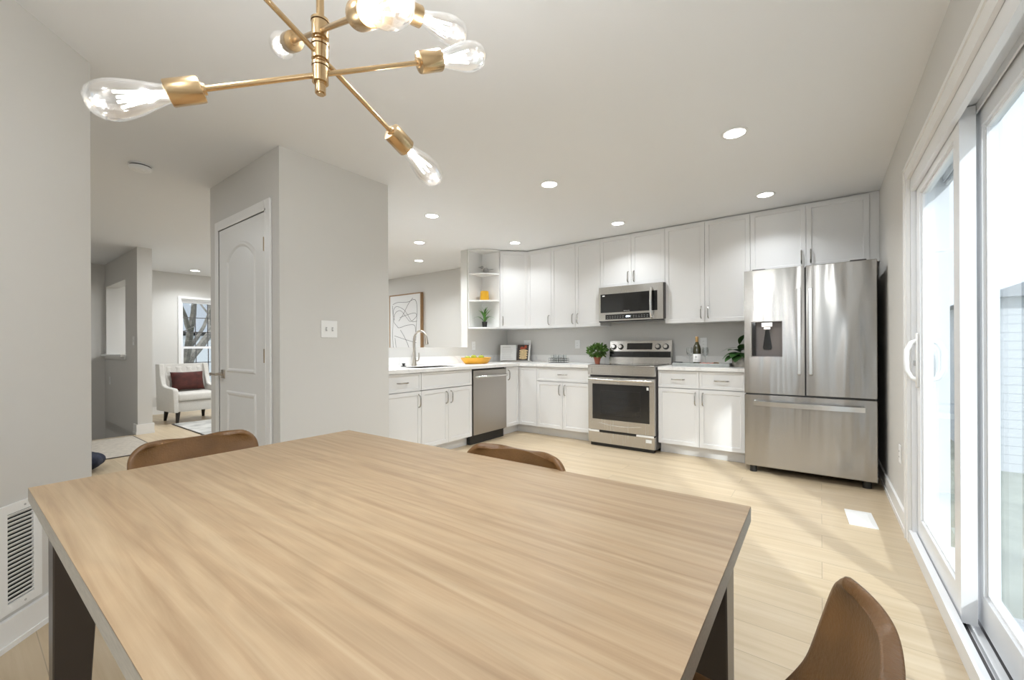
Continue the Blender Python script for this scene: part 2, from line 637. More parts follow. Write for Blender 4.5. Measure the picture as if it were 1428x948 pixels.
# far west wall with window, and the stub wall by the stairs
WX = -9.05
b = MB().ring(2.30, 3.55, 0, CE, 2.385, 3.42, .30, 2.0, 0, .1, M=Matrix.Translation((WX, 0, 0)) @ Matrix.Rotation(R(90), 4, 'Z'))
b.box(WX - .1, WX, -1.7, 2.30, -1.32, CE).box(WX - .1, WX, 3.55, NW + .12, 0, CE)
struct('wall_far_west', b, 'wall_paint', 'far wall of the living room with the grid window', 'wall')
SX1 = -7.12
b = MB().ring(-9.05, SX1, -1.32, CE, -8.95, -7.74, 1.03, 2.08, 1.42, 1.57)
struct('wall_stub', b, 'wall_paint', 'greige stub wall beside the stairs with a ledge opening', 'wall')
struct('wall_stair_edge', MB().box(-7.15, -7.08, -1.6, 1.42, -1.32, -.121), 'wall_paint', 'riser wall under the edge of the hall floor', 'wall')
# baseboards and trims
def base(name, x0, x1, y0, y1, label, h=.115, z=0):
    b = MB().box(x0, x1, y0, y1, z, z + h).box(x0 - .004, x1 + .004, y0 - .004, y1 + .004, z, z + .03)
    struct(name, b, 'trim_paint', label, 'baseboard')
base('baseboard_east', EW - .014, EW, 3.30, 4.99, 'white baseboard along the wall beside the fridge')
base('baseboard_pantry', PX1, PX1 + .014, PY0, PY1, 'white baseboard at the pantry wall')
base('baseboard_stub', SX1 - .15, SX1 + .015, 1.405, 1.585, 'white block baseboard wrapped around the stub wall end', .13)
base('baseboard_living', WX, WX + .015, 1.59, NW, 'white baseboard on the far living room wall', .13)
b = MB()
M = Matrix.Translation((A.x, A.y, 0)) @ Matrix.Rotation(math.atan2(D.y, D.x), 4, 'Z')
b.box(0, 1.32, 0, .014, 0, .11, M=M).box(0, 1.32, 0, .02, 0, .02, M=M)
struct('baseboard_southwest', b, 'trim_paint', 'white baseboard under the return vent', 'baseboard')
b = MB().box(-8.98, -7.70, 1.36, 1.43, 1.005, 1.035).box(-8.95, -7.72, 1.40, 1.42, .965, 1.005)
struct('trim_1', b, 'trim_paint', 'white ledge under the opening by the stairs', 'trim')
b = MB().box(WX, WX + .02, .83, .93, -1.2, 1.45)
struct('trim_2', b, 'trim_paint', 'white door casing at the far end of the hall', 'trim')

# sliding glass door, built as frame, two panels and handles
def slider():
    t = thing('door_1', 'white sliding glass patio door in the wall on the right', 'door', (EW, DY0, 0), kind='structure')
    k = dict(parent=t, world=True, smooth=False)
    cw = .082
    b = MB().box(EW - .016, EW - .001, DY1, DY1 + cw, 0, DZ + cw).box(EW - .016, EW - .001, DY0 - cw, DY0, 0, DZ + cw).box(EW - .016, EW - .001, DY0, DY1, DZ, DZ + cw)
    b.box(EW - .022, EW - .001, DY1 + cw - .02, DY1 + cw, 0, DZ + cw).box(EW - .022, EW - .001, DY0 - cw, DY1 + cw, DZ + cw - .02, DZ + cw)
    b.build('casing', 'trim_paint', **k)
    b = MB()
    for y0, y1 in ((DY1 - .02, DY1), (DY0, DY0 + .02)):
        b.box(EW, EW + .15, y0, y1, .0, DZ)
    b.box(EW, EW + .15, DY0 + .02, DY1 - .02, DZ - .025, DZ)
    b.box(EW, EW + .020, DY0 + .02, DY1 - .02, DZ - .075, DZ - .025)
    for x in (EW + .068, EW + .125):
        b.box(x, x + .006, DY0 + .02, DY1 - .02, DZ - .055, DZ - .025)
    b.box(EW + .135, EW + .15, DY0 + .02, DY1 - .02, DZ - .075, DZ - .025)
    b.build('frame', 'vinyl_white', **k)
    b = MB().box(EW - .012, EW + .016, DY0, DY1, 0, .072).box(EW + .016, EW + .19, DY0 + .02, DY1 - .02, 0, .03)
    for x in (EW + .046, EW + .104):
        b.box(x, x + .006, DY0 + .02, DY1 - .02, .03, .05)
    b.build('threshold', 'vinyl_white', **k)
    b = MB()
    for x in (EW + .026, EW + .08):
        b.box(x, x + .016, DY0 + .02, DY1 - .02, .0302, .0315)
    b.build('track_groove', 'dark_grey', **k)
    for nm, x0, y0, y1 in (('sliding_panel', EW + .022, 2.30, 3.185), ('fixed_panel', EW + .080, 1.395, 2.385)):
        x1 = x0 + .044
        sw, br, tr = .088, .12, .085
        M_ = Matrix.Translation((x0, 0, 0)) @ Matrix.Rotation(R(90), 4, 'Z')
        b = MB().ring(y0, y1, .05, DZ - .03, y0 + sw, y1 - sw, .05 + br, DZ - .03 - tr, -.044, 0, M=M_)
        b.ring(y0 + sw - .004, y1 - sw + .004, .05 + br - .004, DZ - .03 - tr + .004, y0 + sw + .012, y1 - sw - .012, .05 + br + .012, DZ - .03 - tr - .012, -.034, -.010, M=M_)
        p = b.build(nm, 'vinyl_white', **k)
        MB().box(x0 + .019, x0 + .025, y0 + sw - .004, y1 - sw + .004, .05 + br - .004, DZ - .03 - tr + .004).build('glass', 'pane_glass', parent=p, world=True, smooth=False)
        if nm == 'sliding_panel':
            for s, xs in ((-1, x0), (1, x1)):
                yh = y1 - .045
                o_ = [(xs, yh, .92), (xs + s * .03, yh, .935), (xs + s * .048, yh, .975), (xs + s * .05, yh, 1.03), (xs + s * .048, yh, 1.085), (xs + s * .03, yh, 1.125), (xs, yh, 1.14)]
                bb = MB().tube(o_, .012, 10).box(min(xs, xs + s * .012), max(xs, xs + s * .012), yh - .018, yh + .018, .88, 1.18, .004)
                bb.build('handle', 'white_plastic', parent=p, world=True)
            MB().box(x0 - .02, x0, y1 - .05, y1 - .034, 1.0, 1.03, .003).build('latch', 'grey_plastic', parent=p, world=True)
slider()

# pantry door
def pantry_door():
    t = thing('door_2', 'white two-panel arched pantry door, closed', 'door', (DO0, PY0, 0), kind='structure')
    k = dict(parent=t, world=True)
    cw = .075
    b = MB()
    y0, y1 = PY0 - .016, PY0
    b.box(DO0 - cw, DO0, y0, y1, 0, DOZ + cw, .004).box(DO1, DO1 + cw, y0, y1, 0, DOZ + cw, .004).box(DO0, DO1, y0, y1, DOZ, DOZ + cw, .004)
    for xa, xb in ((DO0 - .012, DO0), (DO1, DO1 + .012)):
        b.box(xa, xb, y0 - .002, y1, 0, DOZ + .012)
    b.box(DO0 - .012, DO1 + .012, y0 - .002, y1, DOZ, DOZ + .012)
    b.build('casing', 'trim_paint', smooth=False, **k)
    # slab with two moulded panels, the upper one arched
    d0, d1 = DO0 + .004, DO1 - .004
    bm = MB()
    bm.box(d0, d1, PY0 - .010, PY0 + .03, .008, DOZ - .005)
    slab = bm.build('slab', 'door_paint', smooth=False, **k)
    def panel(x0, x1, z0, z1, arch):
        pts = [(x0, z0), (x1, z0), (x1, z1)]
        if arch:
            n = 14
            for i in range(1, n):
                q = i / n
                xx = x1 + (x0 - x1) * q
                s = abs(q - .5) * 2
                zz = z1 + arch * (1 - s ** 2.2) if s < .86 else z1 + arch * (1 - .86 ** 2.2) * (1 - s) / .14
                pts.append((xx, zz))
        pts.append((x0, z1))
        b = MB()
        cx = (x0 + x1) / 2; cz = (z0 + z1) / 2
        prof = [(0.0, .001), (.010, -.008), (.022, -.008), (.036, .0), (.05, -.002)]
        rows = []
        W_, H_ = (x1 - x0) / 2, (z1 - z0) / 2
        for ins, dep in prof:
            rows.append([b.bm.verts.new((cx + (p[0] - cx) * (1 - ins / W_), PY0 - .0105 + dep, cz + (p[1] - cz) * (1 - ins / (H_ + arch / 2)))) for p in pts])
        for A_, B_ in zip(rows, rows[1:]):
            for i in range(len(pts)):
                j = (i + 1) % len(pts)
                b.bm.faces.new((A_[i], A_[j], B_[j], B_[i]))
        b.bm.faces.new(rows[-1])
        b.build('door_panel', 'door_paint', parent=slab, world=True, angle=20)
    panel(d0 + .15, d1 - .15, .93, 1.80, .10)
    panel(d0 + .15, d1 - .15, .22, .79, 0)
    for z in (1.82, 1.06, .28):
        MB().box(d1 - .026, d1 - .001, PY0 - .012, PY0 - .009, z - .045, z + .045).cyl((d1 - .006, PY0 - .015, z - .047), (d1 - .006, PY0 - .015, z + .047), .006).build('hinge', 'hinge_bronze', **k)
    b = MB().box(d0 + .045, d0 + .111, PY0 - .018, PY0 - .008, .88, .946, .003)
    b.cyl((d0 + .078, PY0 - .018, .913), (d0 + .078, PY0 - .06, .913), .011).box(d0 - .035, d0 + .09, PY0 - .072, PY0 - .056, .903, .923, .004)
    b.build('lever_handle', 'brushed_nickel', **k)
pantry_door()

# windows
def grid_window():
    t = thing('window_1', 'white grid window in the far living room wall', 'window', (WX, 2.385, .30), kind='structure')
    k = dict(parent=t, world=True, smooth=False)
    Mw = Matrix.Translation((WX, 0, 0)) @ Matrix.Rotation(R(90), 4, 'Z')
    MB().ring(2.345, 3.46, .25, 2.04, 2.385, 3.42, .30, 2.0, -.018, 0, M=Mw).box(WX - .02, WX + .05, 2.33, 3.475, .275, .30).build('casing', 'trim_paint', **k)
    MB().ring(2.385, 3.42, .30, 2.0, 2.405, 3.40, .33, 1.97, .02, .09, M=Mw).build('frame', 'vinyl_white', **k)
    for nm, za, zb, yy in (('upper_sash', 1.115, 1.972, .062), ('lower_sash', .328, 1.155, .032)):
        s = MB().ring(2.403, 3.402, za, zb, 2.432, 3.373, za + .04, zb - .04, yy, yy + .025, M=Mw).build(nm, 'vinyl_white', **k)
        b = MB()
        xg = WX - yy - .010
        for i in range(1, 5):
            y = 2.432 + .941 * i / 5
            b.box(xg - .006, xg, y - .007, y + .007, za + .04, zb - .04)
        for q in (1, 2):
            zz = za + .04 + (zb - za - .08) * q / 3
            b.box(xg - .006, xg, 2.432, 3.373, zz - .007, zz + .007)
        b.build('muntin_grid', 'dark_grey', parent=s, world=True, smooth=False)
        MB().box(xg - .012, xg - .008, 2.428, 3.377, za + .036, zb - .036).build('glass', 'pane_glass', parent=s, world=True, smooth=False)
    return t
grid_window()

def added_south_window(name, x0, x1, label):  # unseen windows added for daylight fill and bright streaks in the fridge steel
    t = thing(name, label, 'window', (x0, -2.3, .3), kind='structure')
    k = dict(parent=t, world=True, smooth=False)
    MB().ring(x0 - .04, x1 + .04, .24, 2.16, x0, x1, .3, 2.1, -2.284, -2.3).build('casing', 'trim_paint', **k)
    MB().ring(x0, x1, .3, 2.1, x0 + .04, x1 - .04, .34, 2.06, -2.34, -2.38).build('frame', 'vinyl_white', **k)
    MB().box(x0 + .04, x1 - .04, -2.362, -2.357, .34, 2.06).build('glass', 'pane_glass', **k)
added_south_window('added_window_2', -.88, -.42, 'added unseen narrow window behind the table, for daylight fill')
added_south_window('added_window_3', .06, .36, 'added unseen narrow window in the corner behind the camera, for a fridge streak')
struct('roof_sun_block', MB().box(-3.2, 2.6, -5.6, -2.43, 2.3, 2.42), 'siding_trim', 'added unseen roof slab keeping direct sun out of the south windows', 'roof')  # unseen slab added to block sun that would reach the table

# ------------------------------------------------------------------ kitchen cabinets
def pull(L):
    """bow handle along x, standing off towards -y"""
    h = L / 2
    return MB().tube([(-h, 0, 0), (-h + .004, -.016, 0), (-h + .016, -.027, 0), (-h * .4, -.031, 0), (h * .4, -.031, 0), (h - .016, -.027, 0), (h - .004, -.016, 0), (h, 0, 0)], .0058, 8)


def add_pull(par, x, z, vert, L=.125, y=-.0205):
    b = pull(L)
    m = Matrix.Translation((x, y, z))
    if vert:
        m = m @ Matrix.Rotation(R(90), 4, 'Y')
    bmesh.ops.transform(b.bm, matrix=m, verts=b.bm.verts[:])
    b.build('handle', 'nickel', parent=par)


G_ = .0018
def front(root, x0, x1, z0, z1, kind='door', hx=None, hz=None, vert=True, fr=.055):
    o = MB().shaker(x0 + G_, x1 - G_, z0 + G_, z1 - G_, fr=fr).build(kind, 'cabinet_paint', parent=root, smooth=False)
    if hx is not None:
        add_pull(o, hx, hz, vert, y=-.0205)
    return o


def base_cab(label, loc, rot, w, d, drawers, doors, top=.868, filler=0):
    """drawers, doors: lists of (x0, x1, handle side)"""
    t = thing('base_cabinet', label, 'cabinet', loc, rot, 'white base cabinets')
    MB().box(.001, w - .001, 0, d, .105, top).build('carcass', 'cabinet_paint', parent=t, smooth=False)
    if filler:
        MB().box(-filler, 0, -.012, .006, 0, .868).build('filler_strip', 'cabinet_paint', parent=t, smooth=False)
    MB().box(.001, w - .001, .065, .08, 0, .105).build('toe_kick', 'cabinet_paint', parent=t, smooth=False)
    for x0, x1, h in drawers:
        front(t, x0, x1, .69, .866, 'drawer', (x0 + x1) / 2 if h else None, .778, False, .032)
    for x0, x1, h in doors:
        hx = x0 + .035 if h == 'l' else x1 - .035
        front(t, x0, x1, .11, .686 if drawers else .866, 'door', hx, .59 if drawers else .765)
    return t


LX = -3.185
base_cab('white base cabinet with one drawer and one door, at the pantry wall', (LX, 2.292, 0), R(90), .458, .63, [(0, .458, 1)], [(0, .458, 'r')], filler=.16)
base_cab('white sink base cabinet with blank drawer front and two doors under the faucet', (LX, 2.752, 0), R(90), .738, .63, [(0, .738, 0)], [(0, .369, 'r'), (.369, .738, 'l')], top=.685)
# corner cabinet
t = thing('base_cabinet', 'white L-shaped corner base cabinet between dishwasher and range side', 'cabinet', (-3.165, 4.40, 0), 0, 'white base cabinets')
MB().prism([(-3.185, 4.125), (-3.185, 4.42), (-2.888, 4.42), (-2.888, 5.035), (-3.835, 5.035), (-3.835, 4.125)], .105, .868).build('carcass', 'cabinet_paint', parent=t, world=True, smooth=False)
MB().prism([(-3.25, 4.125), (-3.25, 4.485), (-2.888, 4.485), (-2.888, 4.5), (-3.265, 4.5), (-3.265, 4.125)], 0, .105).build('toe_kick', 'cabinet_paint', parent=t, world=True, smooth=False)
b = MB().shaker(-3.163, -2.888, .112, .864)
bmesh.ops.translate(b.bm, vec=(0, 4.42, 0), verts=b.bm.verts[:])
b.build('door', 'cabinet_paint', parent=t, world=True, smooth=False)
b = MB().shaker(4.127, 4.398, .112, .864)
Mz = Matrix.Translation((LX, 0, 0)) @ Matrix.Rotation(R(90), 4, 'Z')
bmesh.ops.transform(b.bm, matrix=Mz, verts=b.bm.verts[:])
o = b.build('door', 'cabinet_paint', parent=t, world=True, smooth=False)
b = pull(.125)
bmesh.ops.transform(b.bm, matrix=Mz @ Matrix.Translation((4.127 + .035, -.0205, .765)) @ Matrix.Rotation(R(90), 4, 'Y'), verts=b.bm.verts[:])
b.build('handle', 'nickel', parent=o, world=True)
base_cab('white base cabinet with one wide drawer left of the range', (-2.886, 4.42, 0), 0, .742, .615, [(0, .742, 1)], [(0, .371, 'r'), (.371, .742, 'l')])
base_cab('white base cabinet with two drawers between range and fridge', (-1.371, 4.42, 0), 0, .805, .615, [(0, .402, 1), (.402, .805, 1)], [(0, .402, 'r'), (.402, .805, 'l')])


def upper_cab(label, loc, rot, w, d, doors, z0=1.367, z1=2.437, filler=0):
    t = thing('wall_cabinet', label, 'cabinet', (loc[0], loc[1], z0), rot, 'white wall cabinets')
    h = z1 - z0
    MB().box(.001, w - .001, 0, d, .004, h).build('carcass', 'cabinet_paint', parent=t, smooth=False)
    for x0, x1, hs in doors:
        front(t, x0, x1, 0, h - .012, 'door', x0 + .035 if hs == 'l' else x1 - .035, .105)
    if filler:
        MB().box(w, w + filler, -.012, 0, 0, h).build('filler_strip', 'cabinet_paint', parent=t, smooth=False)
    return t


UY = 4.73
upper_cab('white single-door wall cabinet beside the diagonal corner', (-3.236, UY, 0), 0, .381, .305, [(0, .381, 'r')])
upper_cab('white two-door wall cabinet left of the microwave', (-2.855, UY, 0), 0, .698, .305, [(0, .355, 'r'), (.355, .698, 'l')])
upper_cab('short white two-door wall cabinet above the microwave', (-2.157, UY, 0), 0, .770, .305, [(0, .386, 'r'), (.386, .770, 'l')], 1.825)
upper_cab('tall white two-door wall cabinet right of the microwave', (-1.387, UY, 0), 0, .827, .305, [(0, .409, 'r'), (.409, .827, 'l')])
upper_cab('short white two-door wall cabinet above the fridge', (-.56, UY, 0), 0, .900, .305, [(0, .452, 'r'), (.452, .900, 'l')], 1.835, filler=.064)
# diagonal corner cabinet
t = thing('wall_cabinet', 'white diagonal corner wall cabinet with a single door', 'cabinet', (-3.524, 4.454, 1.367), R(45), 'white wall cabinets')
MB().prism([(-3.524, 4.454), (-3.239, 4.739), (-3.239, 5.035), (-3.835, 5.035), (-3.835, 4.454)], 1.371, 2.437).build('carcass', 'cabinet_paint', parent=t, world=True, smooth=False)
front(t, .006, .394, 0, 1.058, 'door', .04, .105)
# open end shelf
t = thing('corner_shelf', 'white open end shelf at the left end of the wall cabinets', 'shelf', (WK, 4.165, 1.367))
k = dict(parent=t, world=True, smooth=False)
MB().box(WK + .001, WK + .016, 4.165, 4.452, 1.367, 2.437).build('back_panel', 'cabinet_inside', **k)
MB().box(WK + .016, -3.517, 4.437, 4.4525, 1.367, 2.437).build('side_panel', 'cabinet_inside', **k)
for z0, z1 in ((1.367, 1.387), (1.735, 1.752), (2.10, 2.117), (2.42, 2.437)):
    MB().prism([(WK + .016, 4.168), (WK + .045, 4.168), (-3.72, 4.195), (-3.60, 4.285), (-3.535, 4.375), (-3.517, 4.43), (-3.517, 4.437), (WK + .016, 4.437)], z0, z1).build('shelf', 'cabinet_inside', **k)

# countertops
t = thing('countertop', 'white veined L-shaped countertop around the sink corner', 'countertop', (-3.14, 4.375, .87))
k = dict(parent=t, world=True, smooth=False)
CT0, CT1 = .87, .905
sx0, sx1, sy0, sy1 = -3.64, -3.26, 2.80, 3.46
b = MB().ring(-3.838, -3.14, 2.128, 4.375, sx0, sx1, sy0, sy1, CT0, CT1, M=Matrix(((1, 0, 0, 0), (0, 0, 1, 0), (0, 1, 0, 0), (0, 0, 0, 1))))
b.box(-3.838, -2.146, 4.375, 5.038, CT0, CT1)
b.build('slab', 'quartz', **k)
MB().box(-3.838, -3.818, 2.128, 5.038, CT1, 1.005).box(-3.818, -2.15, 5.018, 5.038, CT1, 1.005).build('backsplash', 'quartz', **k)
t = thing('countertop', 'short white veined countertop between range and fridge', 'countertop', (-1.368, 4.375, .87))
k = dict(parent=t, world=True, smooth=False)
MB().box(-1.366, -.562, 4.375, 5.038, CT0, CT1).build('slab', 'quartz', **k)
MB().box(-1.36, -.562, 5.018, 5.038, CT1, 1.005).build('backsplash', 'quartz', **k)
# sink
b = MB()
b.box(sx0 + .001, sx0 + .004, sy0 + .001, sy1 - .001, .70, .898).box(sx1 - .004, sx1 - .001, sy0 + .001, sy1 - .001, .70, .898)
b.box(sx0 + .001, sx1 - .001, sy0 + .001, sy0 + .004, .70, .898).box(sx0 + .001, sx1 - .001, sy1 - .004, sy1 - .001, .70, .898).box(sx0 + .001, sx1 - .001, sy0 + .001, sy1 - .001, .695, .70)
t = thing('sink', 'stainless undermount sink set into the countertop below the faucet', 'sink', ((sx0 + sx1) / 2, (sy0 + sy1) / 2, .695))
b.build('basin', 'nickel', parent=t, world=True, smooth=False)
MB().cyl((-3.45, 3.13, .7), (-3.45, 3.13, .704), .045).build('drain', 'handle_steel', parent=t, world=True)
# faucet
fx, fy = -3.72, 3.13
t = thing('faucet', 'brushed nickel gooseneck faucet behind the sink', 'faucet', (fx, fy, CT1))
MB().lathe([(.0, 0), (.029, 0), (.029, .01), (.022, .03), (.017, .10), (.0165, .16), (.0, .16)], seg=20).build('base_column', 'brushed_nickel', parent=t)
pts = [(0, 0, .14), (0, 0, .26), (0, 0, .30)]
for i in range(0, 11):
    a = PI - i * PI * .92 / 10
    pts.append((.085 + .085 * math.cos(a), .03 * (i / 10), .31 + .085 * math.sin(a)))
MB().tube(pts, [.0145] * 3 + [.013] * 11, 14).build('spout', 'brushed_nickel', parent=t)
e = Vector(pts[-1])
MB().lathe([(0, 0), (.0135, 0), (.015, .02), (.02, .07), (.019, .088), (0, .088)], o=tuple(e), axis=(.12, .02, -1), seg=18).build('spray_head', 'brushed_nickel', parent=t)
MB().cyl((0, .012, .055), (0, .055, .06), .010).tube([(0, .052, .06), (0, .068, .075), (0, .072, .11), (0, .068, .15)], [.010, .009, .008, .006], 10).build('lever', 'brushed_nickel', parent=t)
t = MB().lathe([(0, 0), (.03, 0), (.03, .006), (.012, .012), (.012, .022), (.02, .026), (.018, .036), (0, .038)], seg=20).build('sink_button', 'black_plastic', loc=(0, 0, 0))
t.location = (-3.70, 2.965, CT1)
tag(t, 'small dark disposal button on the counter left of the faucet', 'button')

# ------------------------------------------------------------------ appliances
def range_():
    x0, x1 = -2.136, -1.380
    yf = 4.33
    t = thing('range', 'stainless electric range with a dark oven window', 'stove', (x0, yf, 0))
    k = dict(parent=t, world=True)
    MB().box(x0, x1, yf + .05, 5.0, .03, .895).build('body', 'dark_grey', smooth=False, **k)
    b = MB().box(x0, x1, yf - .012, 4.93, .895, .912, .003)
    b.build('cooktop_frame', 'steel', smooth=False, **k)
    MB().box(x0 + .02, x1 - .02, yf + .06, 4.90, .912, .915).build('cooktop_glass', 'black_glass', smooth=False, **k)
    MB().ring(x0, x1, .80, .896, x0 + .045, x1 - .045, .815, .878, yf - .012, yf + .05).box(x0 + .045, x1 - .045, yf - .006, yf + .05, .815, .878).build('front_lip', 'steel', smooth=False, **k)
    door = MB().ring(x0 + .003, x1 - .003, .185, .775, x0 + .055, x1 - .055, .305, .700, yf - .01, yf + .045).build('oven_door', 'steel', smooth=False, **k)
    MB().box(x0 + .055, x1 - .055, yf - .006, yf + .03, .305, .700).build('window', 'oven_glass', parent=door, world=True, smooth=False)
    b = MB()
    b.ring(x0 + .15, x1 - .15, .36, .63, x0 + .155, x1 - .155, .365, .625, yf - .0075, yf - .006)
    for i in range(3):
        b.box(x0 + .16, x1 - .16, yf - .0072, yf - .006, .42 + i * .06, .4215 + i * .06)
    b.build('oven_rack', 'black_metal', parent=door, world=True, smooth=False)
    b = MB().tube([(x0 + .03, yf - .01, .752), (x0 + .03, yf - .045, .752), (x0 + .06, yf - .055, .750), ((x0 + x1) / 2, yf - .062, .748), (x1 - .06, yf - .055, .750), (x1 - .03, yf - .045, .752), (x1 - .03, yf - .01, .752)], .0125, 12)
    b.build('handle', 'handle_steel', parent=door, world=True)
    b = MB().tube([(x0 + .14, yf - .011, .262), (x0 + .25, yf - .013, .247), ((x0 + x1) / 2, yf - .014, .243), (x1 - .25, yf - .013, .247), (x1 - .14, yf - .011, .262)], .004, 8)
    b.build('trim_curve', 'handle_steel', parent=door, world=True)
    MB().box(x1 - .085, x1 - .065, yf - .0085, yf - .006, .655, .685).build('sticker', 'sticker', parent=door, world=True, smooth=False)
    dr = MB().box(x0 + .003, x1 - .003, yf - .008, yf + .05, .04, .168).build('drawer', 'steel', smooth=False, **k)
    MB().box(x0 + .02, x1 - .02, yf + .02, yf + .06, .0, .039).build('toe_base', 'black_plastic', smooth=False, **k)
    MB().box(x0 + .14, x1 - .20, yf - .010, yf - .0075, .158, .1765).build('grip_recess', 'black_plastic', parent=dr, world=True, smooth=False)
    for a, c in ((x0 + .01, x0 + .135), (x1 - .195, x1 - .01)):
        MB().box(a, c, yf - .0105, yf - .008, .1605, .181).build('drawer_tape', 'sticker', parent=dr, world=True, smooth=False)
    st = MB().box(x1 - .095, x1 - .035, yf - .0095, yf - .008, .105, .14).build('drawer_label', 'sticker', parent=dr, world=True, smooth=False)
    # backguard, leaning back slightly
    prof = [(4.905, .912), (4.998, .912), (4.998, 1.185), (4.955, 1.185), (4.925, 1.06), (4.925, .995), (4.915, .985)]
    Mx = Matrix(((0, 0, 1, 0), (1, 0, 0, 0), (0, 1, 0, 0), (0, 0, 0, 1)))
    bgp = MB().prism(prof, x0 + .002, x1 - .002, M=Mx).build('backguard', 'steel', smooth=False, **k)
    sl = math.atan2(.03, .125)
    def on(zc, xa, xb, h, th, nm, m):
        yc = 4.925 + (zc - 1.06) / .125 * .03
        Mq = Matrix.Translation(((xa + xb) / 2, yc - .001, zc)) @ Matrix.Rotation(-sl, 4, 'X')
        return MB().box(-(xb - xa) / 2, (xb - xa) / 2, -th, .001, -h / 2, h / 2, M=Mq).build(nm, m, parent=bgp, world=True, smooth=False)
    on(1.118, x0 + .225, x1 - .225, .078, .003, 'display', 'black_glass')
    MB().box(x0 + .01, x1 - .01, 4.918, 4.926, .99, 1.055).build('vent_band', 'black_glass', parent=bgp, world=True, smooth=False)
    for xk in (x0 + .055, x0 + .145, x1 - .155, x1 - .065):
        yc = 4.925 + (1.112 - 1.06) / .125 * .03
        ax = Vector((0, -math.cos(sl), math.sin(sl)))
        p = Vector((xk, yc, 1.112))
        MB().cyl(p, p + ax * .008, .034, seg=24).build('knob_ring', 'black_plastic', parent=bgp, world=True)
        MB().cyl(p + ax * .008, p + ax * .032, .026, .022, seg=24, bev=.003).build('knob', 'steel', parent=bgp, world=True)
range_()

def microwave():
    x0, x1, yf, z0, z1 = -2.146, -1.374, 4.64, 1.415, 1.822
    t = thing('microwave', 'stainless over-the-range microwave under the short cabinet', 'microwave', (x0, yf, z0))
    k = dict(parent=t, world=True, smooth=False)
    MB().box(x0 + .003, x1 - .003, yf + .02, 5.036, z0 + .01, z1).build('case', 'dark_grey', **k)
    d = MB().ring(x0, x1 - .012, z0 + .004, z1, x0 + .022, x1 - .075, 1.518, 1.738, yf, yf + .02).build('door', 'steel', **k)
    MB().box(x0 + .022, x1 - .075, yf + .002, yf + .018, 1.518, 1.738).build('window', 'black_glass', parent=d, world=True, smooth=False)
    b = MB().tube([(x1 - .135, yf, 1.765), (x1 - .135, yf - .03, 1.76), (x1 - .135, yf - .046, 1.72), (x1 - .135, yf - .052, 1.61), (x1 - .135, yf - .046, 1.49), (x1 - .135, yf - .03, 1.445), (x1 - .135, yf, 1.44)], .0135, 12)
    b.build('handle', 'handle_steel', parent=d, world=True)
    cp = MB().box(x0 + .085, x1 - .135 - .02, yf - .002, yf + .002, 1.437, 1.494).build('control_panel', 'black_glass', **k)
    for part in (range(0, 7), range(9, 16)):
        b = MB()
        for i in part:
            xx = x0 + .105 + i * .0315
            for j in range(2):
                b.box(xx, xx + random.uniform(.012, .019), yf - .0028, yf - .002, 1.4525 + j * .018, 1.4555 + j * .018)
        b.build('button_group', 'grey_plastic', parent=cp, world=True, smooth=False)
    b = MB()
    cx = x0 + .330
    for i, c in enumerate('1204'):
        bx = cx + i * .014 + (.004 if i > 1 else 0)
        seg = {'1': 'bc', '2': 'abged', '0': 'abcdef', '4': 'fgbc'}[c]
        w, h, z = .009, .009, 1.456
        S_ = {'a': (0, w, 2 * h, 2 * h), 'g': (0, w, h, h), 'd': (0, w, 0, 0), 'f': (0, 0, h, 2 * h), 'b': (w, w, h, 2 * h), 'e': (0, 0, 0, h), 'c': (w, w, 0, h)}
        for s in seg:
            a_, b_, c_, d_ = S_[s]
            b.box(bx + a_ - .001, bx + b_ + .001, yf - .003, yf - .002, z + c_ - .001, z + d_ + .001)
    b.build('clock_digits', 'clock_glow', parent=cp, world=True, smooth=False)
    MB().box(x0 + .045, x0 + .075, yf + .0005, yf + .002, 1.712, 1.726).build('sticker', 'sticker', parent=d, world=True, smooth=False)
    cu = bpy.data.curves.new('brand_lettering', 'FONT')
    cu.body = 'SAMSUNG'; cu.size = .016; cu.align_x = 'CENTER'; cu.extrude = .0002
    o = bpy.data.objects.new('brand_lettering', cu)
    me = bpy.data.meshes.new_from_object(o)
    me.transform(Matrix.Translation((x0 + .345, yf + .0015, 1.526)) @ Matrix.Rotation(R(90), 4, 'X'))
    me.transform(WM[t.name].inverted())
    me.materials.append(MATS['display_text'])
    bpy.data.objects.remove(o)
    o = bpy.data.objects.new('door_lettering', me); C.objects.link(o); o.parent = d
    MB().box(x0 + .02, x1 - .02, yf + .03, 4.98, z0 - .006, z0 + .01).build('grease_filter', 'grey_plastic', **k)
    MB().box(x0 + .0, x1 - .012, yf + .003, yf + .03, z0 - .008, z0 + .006).build('bottom_lip', 'black_plastic', **k)
microwave()

def dishwasher():
    t = thing('dishwasher', 'stainless dishwasher between sink cabinet and corner cabinet', 'dishwasher', (-3.185, 3.4935, 0), R(90))
    w = .628
    MB().box(.002, w - .002, .004, .6, .1, .866).build('tub', 'black_plastic', parent=t, smooth=False)
    d = MB().box(.012, w - .006, -.035, .004, .115, .85, .004).build('door', 'steel_side', parent=t, smooth=False)
    MB().tube([(.045, -.035, .775), (.045, -.07, .775), (w - .04, -.07, .775), (w - .04, -.035, .775)], .0135, 12).build('handle', 'handle_steel', parent=d)
    MB().box(.004, w - .004, .02, .06, 0, .105).build('toe_panel', 'black_plastic', parent=t, smooth=False)
dishwasher()

